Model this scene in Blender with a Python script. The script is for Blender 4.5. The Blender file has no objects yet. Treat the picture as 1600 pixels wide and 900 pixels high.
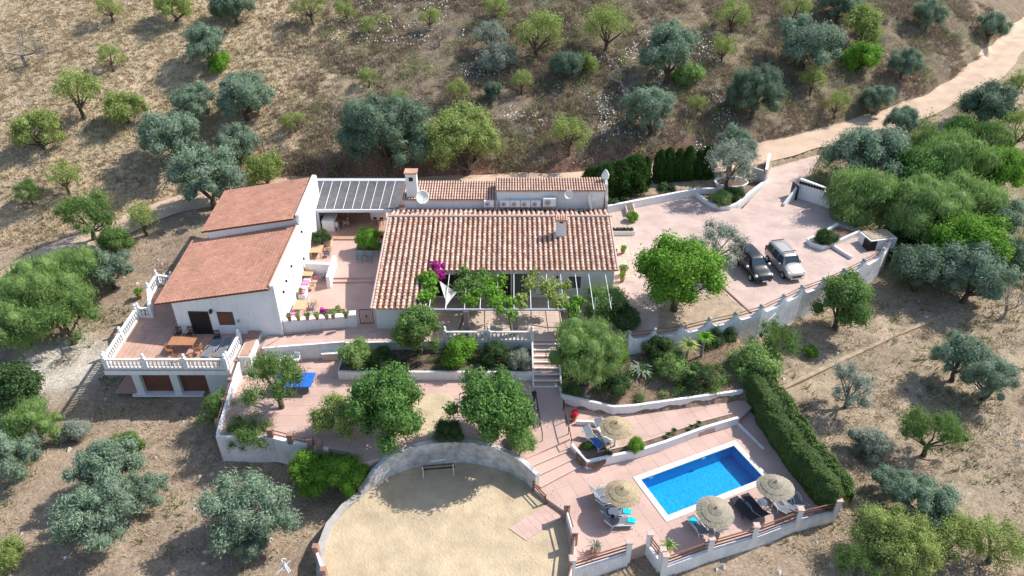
import bpy, math, random
import numpy as np
from mathutils import Vector, Matrix
random.seed(7); rng = np.random.default_rng(7)
S = bpy.context.scene; COL = S.collection; R_ = math.radians
# ------------------------------------------------------------------ camera, sky, sun, exposure
F = 1150.0; TH = R_(34); CH = 34.0; CY = -50.3
cd = bpy.data.cameras.new('camera'); cam = bpy.data.objects.new('camera', cd); COL.objects.link(cam)
cd.sensor_width = 36; cd.lens = 36*F/1600; cd.clip_end = 2000; cd.clip_start = 1
cam.location = (0, CY, CH); cam.rotation_euler = (R_(90)-TH, 0, 0); S.camera = cam
SUN = Vector((0.90, 0.42, 1.0)).normalized()
W = bpy.data.worlds.new('World'); S.world = W; W.use_nodes = True
nt = W.node_tree; bg = nt.nodes['Background']; sky = nt.nodes.new('ShaderNodeTexSky')
sky.sky_type = 'NISHITA'; sky.sun_disc = False; sky.sun_elevation = math.asin(SUN.z); sky.sun_rotation = math.atan2(SUN.x, SUN.y)
sky.air_density = 1.0; sky.dust_density = 1.0
nt.links.new(sky.outputs[0], bg.inputs[0]); bg.inputs[1].default_value = 0.15
sl = bpy.data.lights.new('sun', 'SUN'); sl.energy = 4.1; sl.angle = R_(0.5); sl.color = (1, 0.965, 0.91)
so = bpy.data.objects.new('sun', sl); COL.objects.link(so); so.rotation_euler = SUN.to_track_quat('Z', 'Y').to_euler()
S.view_settings.view_transform = 'Standard'; S.view_settings.look = 'None'; S.view_settings.exposure = 0.55; S.view_settings.gamma = 1
S.cycles.max_bounces = 6; S.cycles.transparent_max_bounces = 8; S.cycles.caustics_refractive = False; S.cycles.caustics_reflective = False
# ------------------------------------------------------------------ turning photo positions into places
def ray(x, y):
    u = (x-800)/F; v = (y-450)/F; s, c = math.sin(TH), math.cos(TH)
    return np.array([u, c-v*s, -s-v*c])
def P(x, y, z=0.0):
    d = ray(x, y); t = (z-CH)/d[2]; return (t*d[0], CY+t*d[1], z)
def onY(x, y, Y):
    d = ray(x, y); t = (Y-CY)/d[1]; return (t*d[0], Y, CH+t*d[2])
def onPlane(x, y, a, bx, by=0.0):           # plane z = a + bx*X + by*Y
    d = ray(x, y); t = (a+by*CY-CH)/(d[2]-bx*d[0]-by*d[1]); return (t*d[0], CY+t*d[1], CH+t*d[2])
# ------------------------------------------------------------------ numpy noise
def vnoise(x, y, seed=0):
    x = np.asarray(x, float); y = np.asarray(y, float)
    xi = np.floor(x).astype(np.int64); yi = np.floor(y).astype(np.int64); fx = x-xi; fy = y-yi
    fx = fx*fx*(3-2*fx); fy = fy*fy*(3-2*fy)
    def h(a, b):
        n = (a*374761393 + b*668265263 + seed*1442695041) & 0x7fffffff
        n = (n ^ (n >> 13))*1274126177 & 0x7fffffff
        return ((n ^ (n >> 16)) & 0xffff)/65535.0
    return (h(xi, yi)*(1-fx)+h(xi+1, yi)*fx)*(1-fy)+(h(xi, yi+1)*(1-fx)+h(xi+1, yi+1)*fx)*fy
def fbm(x, y, seed=0, o=4):
    s = 0; a = .5
    for i in range(o): s = s+a*vnoise(x*2**i, y*2**i, seed+i*17); a *= .5
    return s
# ------------------------------------------------------------------ materials
def lin(c):
    return tuple(((v/255)/12.92 if v/255 <= .04045 else ((v/255+.055)/1.055)**2.4) for v in c)
MATS = {}
def mat(name, col, rough=.85, var=.15, scale=2.0, bump=0.0, bscale=8.0, shade=False, spec=.3, metal=0.0, col2=None, transl=0.0, stain=0.0, coat=0.0, streak=0.0):
    m = bpy.data.materials.new(name); m.use_nodes = True; t = m.node_tree; N = t.nodes; Lk = t.links
    b = N['Principled BSDF']; b.inputs['Roughness'].default_value = rough; b.inputs['Metallic'].default_value = metal
    b.inputs['Specular IOR Level'].default_value = spec; b.inputs['Coat Weight'].default_value = coat
    tc = N.new('ShaderNodeTexCoord'); vec = tc.outputs['Object']
    cur = None
    nz = N.new('ShaderNodeTexNoise'); nz.inputs['Scale'].default_value = scale; nz.inputs['Detail'].default_value = 5; nz.inputs['Roughness'].default_value = .6; Lk.new(vec, nz.inputs['Vector'])
    cr = N.new('ShaderNodeValToRGB'); cr.color_ramp.elements[0].position = .3; cr.color_ramp.elements[1].position = .7
    c2 = col2 if col2 else tuple(min(1, c*(1+var)) for c in col)
    c1 = col if col2 else tuple(c*(1-var) for c in col)
    cr.color_ramp.elements[0].color = (*c1, 1); cr.color_ramp.elements[1].color = (*c2, 1)
    Lk.new(nz.outputs['Fac'], cr.inputs[0]); cur = cr.outputs[0]
    if stain:
        n2 = N.new('ShaderNodeTexNoise'); n2.inputs['Scale'].default_value = .55; n2.inputs['Detail'].default_value = 7; Lk.new(vec, n2.inputs['Vector'])
        r2 = N.new('ShaderNodeMapRange'); r2.inputs[1].default_value = .4; r2.inputs[2].default_value = .7; r2.inputs[3].default_value = 1.0; r2.inputs[4].default_value = 1-stain; Lk.new(n2.outputs['Fac'], r2.inputs[0])
        mx = N.new('ShaderNodeMix'); mx.data_type = 'RGBA'; mx.blend_type = 'MULTIPLY'; mx.inputs[0].default_value = 1
        Lk.new(cur, mx.inputs[6]); Lk.new(r2.outputs[0], mx.inputs[7]); cur = mx.outputs[2]
    if streak:
        mp = N.new('ShaderNodeMapping'); mp.inputs['Scale'].default_value = (2.4, 2.4, .28); Lk.new(vec, mp.inputs[0]); n3 = N.new('ShaderNodeTexNoise'); n3.inputs['Scale'].default_value = 1.6; n3.inputs['Detail'].default_value = 6; n3.inputs['Roughness'].default_value = .7; Lk.new(mp.outputs[0], n3.inputs['Vector'])
        r3 = N.new('ShaderNodeMapRange'); r3.inputs[1].default_value = .52; r3.inputs[2].default_value = .72; Lk.new(n3.outputs['Fac'], r3.inputs[0]); r3.inputs[4].default_value = streak
        mx = N.new('ShaderNodeMix'); mx.data_type = 'RGBA'; Lk.new(r3.outputs[0], mx.inputs[0]); Lk.new(cur, mx.inputs[6]); mx.inputs[7].default_value = (.40, .36, .31, 1); cur = mx.outputs[2]
    if shade:
        at = N.new('ShaderNodeAttribute'); at.attribute_name = 'shade'
        mx = N.new('ShaderNodeMix'); mx.data_type = 'RGBA'; mx.blend_type = 'MULTIPLY'; mx.inputs[0].default_value = 1
        Lk.new(cur, mx.inputs[6]); Lk.new(at.outputs['Color' if shade == 'col' else 'Fac'], mx.inputs[7]); cur = mx.outputs[2]
    Lk.new(cur, b.inputs['Base Color'])
    if bump:
        nb = N.new('ShaderNodeTexNoise'); nb.inputs['Scale'].default_value = bscale; nb.inputs['Detail'].default_value = 4; Lk.new(vec, nb.inputs['Vector'])
        bp = N.new('ShaderNodeBump'); bp.inputs['Strength'].default_value = bump; bp.inputs['Distance'].default_value = .05; Lk.new(nb.outputs['Fac'], bp.inputs['Height']); Lk.new(bp.outputs[0], b.inputs['Normal'])
    if transl:
        tr = N.new('ShaderNodeBsdfTranslucent'); Lk.new(cur, tr.inputs['Color']); mxs = N.new('ShaderNodeMixShader'); mxs.inputs[0].default_value = transl
        out = [n for n in N if n.type == 'OUTPUT_MATERIAL'][0]
        Lk.new(b.outputs[0], mxs.inputs[1]); Lk.new(tr.outputs[0], mxs.inputs[2]); Lk.new(mxs.outputs[0], out.inputs['Surface'])
    MATS[name] = m; return m
M = MATS
mat('white_plaster', (.80, .79, .77), .9, .04, 1.2, .25, 6, stain=.06, streak=.28)
mat('old_white_plaster', (.80, .80, .80), .9, .12, 1.6, .5, 5, stain=.22, streak=.4)
mat('grey_render', (.42, .40, .38), .95, .2, 2.2, .6, 5, stain=.35)
mat('clay_tile', (.56, .31, .22), .85, .22, 1.5, .3, 20, shade='col', stain=.15)
mat('flat_tile', (.52, .26, .175), .85, .12, .8, .25, 15, shade=True, stain=.12)
mat('ridge_mortar', (.55, .40, .34), .9, .15, 3, .3)
mat('pink_paving', (.56, .38, .315), .8, .07, .5, .25, 12, shade=True, stain=.12)
mat('cream_paving', (.58, .44, .36), .8, .08, .9, .2, 12, shade=True, stain=.1)
mat('driveway_concrete', (.55, .41, .35), .85, .10, .9, .4, 5, shade=True, stain=.20)
mat('terracotta_paving', (.50, .30, .22), .75, .12, 1.5, .2, 12, shade=True, stain=.1)
mat('paving_joint', (.52, .37, .32), .95, .15, 3)
mat('concrete', (.50, .46, .41), .95, .15, 1.5, .4, 6, stain=.25)
mat('coping_stone', (.68, .62, .54), .8, .05, 2, .1, stain=.08)
mat('sand', (.53, .415, .27), .95, .16, .9, 1.0, 7, stain=.16)
mat('road_dirt', (.58, .42, .30), .95, .12, .5, .6, 3, stain=.15)
mat('garden_soil', (.17, .115, .08), .95, .4, 1.6, 1.0, 5)
mat('tan_soil', (.38, .29, .20), .97, .25, 1.6, 1.0, 5)
mat('thatch_grey', (.36, .31, .23), .95, .2, 6, 1.0, 25, shade=True)
mat('stone_wall', (.56, .53, .51), .95, .35, 1.8, 1.0, 4, stain=.35)
mat('dark_wood', (.085, .035, .02), .6, .2, 3)
mat('wood', (.33, .15, .07), .6, .2, 3)
mat('orange_wood', (.42, .19, .095), .6, .15, 3)
mat('light_wood', (.56, .36, .20), .6, .15, 3, shade=False)
mat('brown_rail', (.22, .11, .08), .7, .15, 3)
mat('brick_cap', (.36, .20, .15), .8, .2, 5, .3)
mat('dark_opening', (.02, .017, .016), .6, .1, 3)
mat('brown_shutter', (.17, .07, .045), .7, .15, 3)
mat('black_metal', (.02, .02, .022), .5, .1, 3)
mat('white_metal', (.78, .78, .78), .5, .03, 3)
mat('white_plastic', (.78, .78, .76), .4, .03, 3)
mat('grey_metal', (.45, .46, .48), .45, .05, 3, metal=.4)
mat('canopy_sheet', (.155, .15, .15), .95, .22, 3.5, .3, 8, stain=.3, spec=.05)
mat('bark', (.10, .075, .055), .95, .3, 4, .5)
mat('dry_bark', (.24, .21, .19), .95, .3, 4, .5)
mat('thatch', (.44, .345, .215), .95, .22, 6, 1.0, 25, shade=True)
mat('sling_grey', (.17, .18, .20), .8, .1, 6)
mat('sling_black', (.03, .03, .035), .8, .1, 6)
mat('towel_turquoise', (.01, .55, .62), .95, .08, 6, .4, 20)
mat('towel_blue', (.04, .16, .50), .95, .08, 6, .4, 20)
mat('towel_white', (.75, .78, .78), .95, .05, 6, .4, 20)
mat('cushion_pink', (.70, .22, .42), .9, .1, 6)
mat('cushion_pale', (.74, .48, .50), .9, .1, 6)
mat('blue_table', (.02, .15, .62), .5, .05, 3)
mat('pot_clay', (.42, .17, .09), .8, .15, 6)
mat('teal_plastic', (.10, .22, .27), .5, .1, 6)
mat('tan_box', (.60, .47, .34), .6, .08, 3)
mat('pergola_brick', (.30, .22, .20), .85, .15, 4, .3)
mat('canvas', (.58, .54, .49), .9, .04, 2)
mat('rubber', (.015, .015, .015), .8, .1, 4)
mat('car_glass', (.03, .05, .065), .08, .1, 1, spec=.8)
mat('car_dark', (.010, .011, .016), .35, .05, 1, spec=.35, coat=.35)
mat('car_silver', (.50, .46, .40), .3, .03, 1, metal=.35, spec=.5, coat=.6)
mat('car_trim', (.03, .03, .032), .6, .1, 2)
mat('lamp_glass', (.72, .74, .76), .15, .05, 2, spec=.7)
mat('plate', (.8, .8, .8), .4, .02, 2)
mat('dish', (.72, .72, .66), .5, .03, 3)
mat('magenta_flower', (.50, .02, .30), .8, .2, 6, shade=True, transl=.2)
mat('red_flower', (.55, .02, .04), .8, .2, 6, shade=True, transl=.2)
mat('white_flower', (.80, .80, .76), .8, .05, 6)
LEAF = dict(rough=.7, var=.15, scale=1.2, shade=True, transl=.34, spec=.15)
mat('leaf_olive', (.25, .335, .225), **LEAF)
mat('leaf_olive_dark', (.165, .235, .150), **LEAF)
mat('leaf_silver', (.33, .37, .29), **LEAF)
mat('leaf_green', (.165, .265, .075), **LEAF)
mat('leaf_bright', (.185, .36, .045), **LEAF)
mat('leaf_mid', (.135, .26, .065), **LEAF)
mat('leaf_yellow', (.33, .40, .12), **LEAF)
mat('leaf_feather', (.26, .385, .12), **LEAF)
mat('leaf_dark', (.085, .145, .050), **LEAF)
mat('leaf_cypress', (.065, .140, .032), **LEAF)
mat('leaf_hedge', (.125, .195, .055), **LEAF)
mat('twig_grey', (.23, .19, .18), .9, .2, 3, shade=True)
mat('dry_leaf', (.37, .30, .19), .9, .2, 1.0, shade=True, transl=.15)
mat('straw', (.49, .39, .255), .95, .25, .25, shade=True, transl=.2)
mat('tussock', (.37, .285, .205), .95, .3, .2, shade=True, transl=.15)
mat('weed_green', (.22, .24, .10), .9, .3, .2, shade=True, transl=.2)
# ------------------------------------------------------------------ mesh builder
class MB:
    def __init__(s): s.v = []; s.f = []; s.sh = []; s.tv = 1.0
    def add(s, vs, fs, sh=None):
        o = len(s.v); s.v += [tuple(map(float, v)) for v in vs]; s.f += [tuple(i+o for i in f) for f in fs]; s.sh += [s.tv if sh is None else sh]*len(fs); return s
    def box(s, cx, cy, cz, sx, sy, sz, rz=0.0, rx=0.0, ry=0.0, sh=None):   # centre, full sizes
        m = Matrix.Translation((cx, cy, cz)) @ Matrix.Rotation(rz, 4, 'Z') @ Matrix.Rotation(ry, 4, 'Y') @ Matrix.Rotation(rx, 4, 'X')
        vs = [m @ Vector((sx/2*a, sy/2*b, sz/2*c)) for a in (-1, 1) for b in (-1, 1) for c in (-1, 1)]
        return s.add(vs, [(0, 1, 3, 2), (4, 6, 7, 5), (0, 4, 5, 1), (2, 3, 7, 6), (0, 2, 6, 4), (1, 5, 7, 3)], sh)
    def prism(s, poly, z0, z1, sh=None):           # poly of (x,y) or (x,y,z) tops ; z0 bottom ; z1 top (None -> own z)
        p = [(q[0], q[1], (q[2] if z1 is None else z1)) for q in poly]
        a = sum(p[i][0]*p[(i+1) % len(p)][1]-p[(i+1) % len(p)][0]*p[i][1] for i in range(len(p)))
        if a < 0: p = p[::-1]
        n = len(p); vs = p+[(q[0], q[1], z0 if not callable(z0) else z0(q)) for q in p]
        fs = [tuple(range(n)), tuple(range(2*n-1, n-1, -1))]+[(i, i+n, (i+1) % n+n, (i+1) % n) for i in range(n)]
        return s.add(vs, fs, sh)
    def tube(s, a, b, r0, r1=None, n=6, sh=None, cap=True):
        r1 = r0 if r1 is None else r1; a = Vector(a); b = Vector(b); d = (b-a)
        if d.length < 1e-6: return s
        d.normalize(); u = d.orthogonal().normalized(); w = d.cross(u); vs = []
        for c, r in ((a, r0), (b, r1)):
            for i in range(n):
                t = 2*math.pi*i/n; vs.append(c+u*r*math.cos(t)+w*r*math.sin(t))
        fs = [(i, (i+1) % n, (i+1) % n+n, i+n) for i in range(n)]
        if cap: fs += [tuple(range(n-1, -1, -1)), tuple(range(n, 2*n))]
        return s.add(vs, fs, sh)
    def path(s, pts, r, n=6):
        for i in range(len(pts)-1): s.tube(pts[i], pts[i+1], r, r, n)
        return s
    def lathe(s, prof, c=(0, 0, 0), n=12, sh=None, sx=1.0, sy=1.0):
        vs = []; fs = []; k = len(prof)
        for r, z in prof:
            for i in range(n):
                t = 2*math.pi*i/n; vs.append((c[0]+r*sx*math.cos(t), c[1]+r*sy*math.sin(t), c[2]+z))
        for j in range(k-1):
            for i in range(n): fs.append((j*n+i, j*n+(i+1) % n, (j+1)*n+(i+1) % n, (j+1)*n+i))
        fs.append(tuple(range(n-1, -1, -1))); fs.append(tuple(range((k-1)*n, k*n)))
        return s.add(vs, fs, sh)
    def wall(s, pts, th, z0, closed=False):          # pts (x,y,ztop); z0 bottom number or function
        n = len(pts); L = []; Rr = []
        for i in range(n):
            a = Vector(pts[max(i-1, 0)][:2]); b = Vector(pts[min(i+1, n-1)][:2]); d = (b-a).normalized(); q = Vector((-d.y, d.x))*th/2
            L.append(Vector(pts[i][:2])+q); Rr.append(Vector(pts[i][:2])-q)
        vs = []
        for i in range(n):
            zt = pts[i][2]; zb = z0(pts[i]) if callable(z0) else z0
            vs += [(L[i].x, L[i].y, zb), (L[i].x, L[i].y, zt), (Rr[i].x, Rr[i].y, zt), (Rr[i].x, Rr[i].y, zb)]
        fs = []
        for i in range(n-1):
            a = 4*i; b = a+4
            fs += [(a, a+1, b+1, b), (a+1, a+2, b+2, b+1), (a+2, a+3, b+3, b+2)]
        fs += [(0, 3, 2, 1), (4*n-4, 4*n-3, 4*n-2, 4*n-1)]
        return s.add(vs, fs)
    def mesh(s, name, smooth=False):
        me = bpy.data.meshes.new(name); me.from_pydata(s.v, [], s.f)
        at = me.attributes.new('shade', 'FLOAT', 'FACE')
        if s.sh and isinstance(s.sh[0], tuple): pass
        at.data.foreach_set('value', [float(x) for x in s.sh])
        if smooth: me.polygons.foreach_set('use_smooth', [True]*len(me.polygons))
        me.update(); return me
    def build(s, name, m, parent=None, loc=None, smooth=False, bevel=0):
        me = s.mesh(name, smooth); me.materials.append(M[m] if isinstance(m, str) else m)
        o = bpy.data.objects.new(name, me); COL.objects.link(o)
        if parent: o.parent = parent
        if loc: o.location = loc
        if bevel:
            bv = o.modifiers.new('b', 'BEVEL'); bv.width = bevel; bv.segments = 2; bv.limit_method = 'ANGLE'
        return o
def tag(o, label=None, cat=None, group=None, kind=None):
    if label: o['label'] = label
    if cat: o['category'] = cat
    if group: o['group'] = group
    if kind: o['kind'] = kind
    return o
def thing(name, label, cat, loc=(0, 0, 0), rz=0.0, group=None, scale=1.0):
    o = bpy.data.objects.new(name, None); COL.objects.link(o); o.location = loc; o.rotation_euler = (0, 0, rz)
    o.scale = (scale,)*3 if not isinstance(scale, tuple) else scale; o.empty_display_size = .2
    return tag(o, label, cat, group)
def copy_tree(o, parent=None):
    c = o.copy(); COL.objects.link(c); c.parent = parent
    for ch in list(o.children): copy_tree(ch, c)
    return c
def again(o, label, loc, rz=0.0, scale=None):
    c = copy_tree(o); c['label'] = label; c.location = loc; c.rotation_euler = (0, 0, rz)
    if scale: c.scale = (scale,)*3 if not isinstance(scale, tuple) else scale
    return c
def npmesh(name, V, Fc, shade=None, smooth=False):
    V = np.asarray(V, np.float32); Fc = np.asarray(Fc, np.int32); k = Fc.shape[1]; n = len(Fc)
    me = bpy.data.meshes.new(name); me.vertices.add(len(V)); me.vertices.foreach_set('co', V.ravel())
    me.loops.add(n*k); me.loops.foreach_set('vertex_index', Fc.ravel()); me.polygons.add(n)
    me.polygons.foreach_set('loop_start', np.arange(0, n*k, k, dtype=np.int32)); me.update(calc_edges=True)
    if shade is not None:
        at = me.attributes.new('shade', 'FLOAT', 'FACE'); at.data.foreach_set('value', np.asarray(shade, np.float32))
    me.polygons.foreach_set('use_smooth', np.full(n, bool(smooth)))
    me.validate(); return me
def link(name, me, m=None, parent=None, loc=None):
    if m and not me.materials: me.materials.append(M[m] if isinstance(m, str) else m)
    o = bpy.data.objects.new(name, me); COL.objects.link(o)
    if parent: o.parent = parent
    if loc is not None: o.location = loc
    return o
# ------------------------------------------------------------------ polygons used for levels
def pp(z, *ps): return [P(x, y, z)[:2] for x, y in ps]
DRIVE = pp(0, (955, 323), (1105, 303), (1128, 324), (1160, 326), (1196, 288), (1200, 262), (1292, 236), (1250, 300), (1305, 327), (1345, 360), (1388, 390), (1376, 406), (1346, 422), (1315, 436), (1284, 449), (1250, 462), (1221, 476), (1186, 492), (1146, 503), (1105, 512), (1062, 522), (1010, 535), (962, 530), (962, 400))
TERR = pp(0, (586, 515), (600, 400), (640, 330), (955, 323), (962, 400), (962, 532), (668, 533), (666, 515))
PATH0 = [(-18.3, -7.9), (-17.2, -6.4), (-12.0, -5.3), (-9.9, -5.35), (-6.4, -5.45), (-4.9, -5.6), (-4.9, -6.98), (-12.4, -7.1), (-15.9, -7.5), (-18.4, -7.8)]
PATIO = [(-18.2, -4.9), (-17.9, 15.5), (-9.2, 15.5), (-9.2, 5), (-10.2, -5.3), (-12.0, -5.3), (-17.3, -6.2)]
LOWT = [(-20.1, -8.0), (-18.4, -7.75), (-12.4, -7.0), (1.55, -6.9), (1.55, -10.9), (1.4, -14.8), (-0.1, -16.75), (-1.1, -16.3), (-2.5, -16.0), (-5, -16.0), (-7.2, -16.65), (-8.3, -17.4), (-9.9, -17.9), (-10.4, -16.9), (-12.62, -16.4), (-15.83, -15.55), (-19.3, -15.5)]
LAND = [(1.45, -10.7), (3.45, -10.7), (3.9, -11.6), (3.85, -15.0), (0.3, -17.0), (1.3, -13)]
WALK = [(3.5, -11.45), (7.12, -12.5), (8.5, -12.35), (16.6, -10.85), (17.0, -11.77), (15.8, -13.0), (10.19, -15.32), (4.86, -17.07), (3.6, -15.5)]
POOLT = [(0.4, -16.8), (3.9, -14.9), (5, -16.4), (15.5, -12.8), (17.0, -11.77), (19.6, -20.0), (19.7, -20.5), (8.65, -24.25), (8.0, -23.05), (6.6, -23.45), (3.3, -24.8), (3.4, -22.9), (3.2, -20.5), (2.2, -19.6), (1.5, -18.9)]
COURT = [(-9.2, -17.6), (-8.12, -17.1), (-6.35, -16.4), (-3.82, -16.2), (-1.4, -16.4), (-0.1, -17.0), (1.3, -18.2), (2.2, -19.5), (3.2, -20.5), (3.45, -22.7), (3.3, -26), (2.5, -31), (-9, -31), (-10.6, -26), (-11.1, -22.7), (-11.0, -21.3), (-10.2, -19.6)]
BALC = [(-28.95, -10.35), (-20.0, -10.35), (-19.95, -5.9), (-25.1, -5.9), (-25.1, 2), (-28.0, 1.5), (-29.4, 1.0), (-29.4, -1.2), (-28.1, -4.0), (-29.15, -4.0)]
def inpoly(X, Y, poly):
    c = np.zeros(np.shape(X), bool); n = len(poly)
    for i in range(n):
        x1, y1 = poly[i][:2]; x2, y2 = poly[(i+1) % n][:2]
        if y1 == y2: continue
        c ^= ((y1 > Y) != (y2 > Y)) & (X < (x2-x1)*(Y-y1)/(y2-y1)+x1)
    return c
def pdist(X, Y, poly, closed=True):
    d = np.full(np.shape(X), 1e9); n = len(poly)
    for i in range(n if closed else n-1):
        x1, y1 = poly[i][:2]; x2, y2 = poly[(i+1) % n][:2]; L2 = (x2-x1)**2+(y2-y1)**2+1e-9
        t = np.clip(((X-x1)*(x2-x1)+(Y-y1)*(y2-y1))/L2, 0, 1); d = np.minimum(d, np.hypot(X-x1-t*(x2-x1), Y-y1-t*(y2-y1)))
    return d
def sdist(X, Y, poly): d = pdist(X, Y, poly); return np.where(inpoly(X, Y, poly), -d, d)
def sstep(a, b, x): t = np.clip((x-a)/(b-a), 0, 1); return t*t*(3-2*t)
ROAD = [(-46, -2, -3.0), (-42.5, 4.5, -2.2), (-38.9, 9.1, -1.1), (-36.7, 11.6, -.4), (-33.5, 14.6, .1), (-28, 17.3, .2), (-20, 18.3, .3), (-5, 18.6, .3), (8, 19.5, .35), (14.8, 21.2, .4), (21, 23.2, .45), (27.6, 26.0, .5), (37, 30.6, .8), (46, 34.6, 1.2), (55, 40.6, 1.8), (61, 45.5, 2.3), (65.6, 50, 2.7), (70, 55.5, 3.0), (75.4, 61, 3.4), (84, 70, 4)]
RX = [-90, -60, -46, -38.9, -33.5, -20, -5, 8, 14.8, 27.6, 37, 46, 55, 61, 65.6, 70, 75.4, 84, 110, 400]
RY = [6, 8, 9, 12, 15.6, 18.3, 18.6, 19.5, 21.2, 26, 30.6, 34.6, 40.6, 45.5, 50, 55.5, 61, 70, 90, 200]
RZ = [-1.5, -1, -.8, -.5, .1, .3, .3, .35, .4, .5, .8, 1.2, 1.8, 2.3, 2.7, 3, 3.4, 4, 6, 12]
GARD = [(2.0, -6.6), (9.6, -7.0), (13, -6.2), (17.2, -4.4), (17.0, -10.6), (8.5, -12.2), (7.1, -12.3), (3.6, -11.2)]
def T(X, Y):
    X = np.asarray(X, float); Y = np.asarray(Y, float)
    yr = np.interp(X, RX, RY); zr = np.interp(X, RX, RZ)
    up = np.clip(Y-yr-2.2, 0, 58)
    hill = zr+.40*up+sstep(0, 2.5, up)*(.3+.6*sstep(-36, -26, X))
    hill = hill+sstep(0, 12, up)*(2.2*(fbm(X/17, Y/17, 3, 3)-.45))-.0008*np.maximum(0, up-45)**2*0
    sw = np.interp(Y, [-400, -45, -25, -12, -5, 0, 5, 10, 14, 19, 30], [-12, -8, -4.2, -3.3, -3.0, -2.9, -2.3, -.9, -.1, .2, .3])
    se = np.interp(Y, [-400, -45, -25, -12, -5, 0, 5, 12, 20, 28, 36, 45, 60], [-12, -8, -3.5, -2.9, -2.4, -2.2, -2.1, -1.7, -1.0, -.2, .7, 1.4, 2.5])
    k = sstep(-2, 9, X); low = sw*(1-k)+se*k
    dn = np.maximum(0, yr-2.3-Y)
    lo = np.minimum(zr, low+0*X); q = sstep(0, 9, dn); lo = zr*(1-q)+lo*q
    z = np.where(Y > yr, hill, lo)
    z = z-.22*np.maximum(0, -32-X)*sstep(-4, -20, Y)*.3
    m = 1-sstep(0, 1.2, sdist(X, Y, GARD)); z = z*(1-m)+m*(-1.75+.13*(Y+12.3))
    rd = pdist(X, Y, ROAD, False); z = z+(fbm(X/3.1, Y/3.1, 11, 3)-.45)*.5*sstep(2.2, 4, rd)*(1-m)+(fbm(X/.8, Y/.8, 21, 2)-.4)*.12*sstep(2, 3, rd)
    for poly, zz in ((DRIVE, 0), (TERR, 0), (PATH0, 0), (PATIO, 0), (LOWT, -1.3), (LAND, -2.2), (WALK, -2.2), (POOLT, -2.6), (COURT, -2.9)):
        mm = 1-sstep(-.35, -.05, sdist(X, Y, poly)); z = z*(1-mm)+mm*np.minimum(z, zz-.5)
    pm = 1-sstep(0., .35, sdist(X, Y, [P(984+4, 742, -2.6)[:2], P(1153, 691, -2.6)[:2], P(1201, 742, -2.6)[:2], P(1037, 821, -2.6)[:2]])); z = z-pm*2.0
    return z
def T1(x, y): return float(T(np.array([x]), np.array([y]))[0])
def G(px, py, k=0.0):            # first point of the terrain (lifted by k) seen there
    d = ray(px, py); t = np.arange(20, 260, .25); X = d[0]*t; Y = CY+d[1]*t; Z = CH+d[2]*t
    s = Z-(T(X, Y)+k); i = int(np.argmax(s < 0)); a = s[i-1]/(s[i-1]-s[i]); tt = t[i-1]+.25*a
    return (d[0]*tt, CY+d[1]*tt, CH+d[2]*tt, tt)
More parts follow.
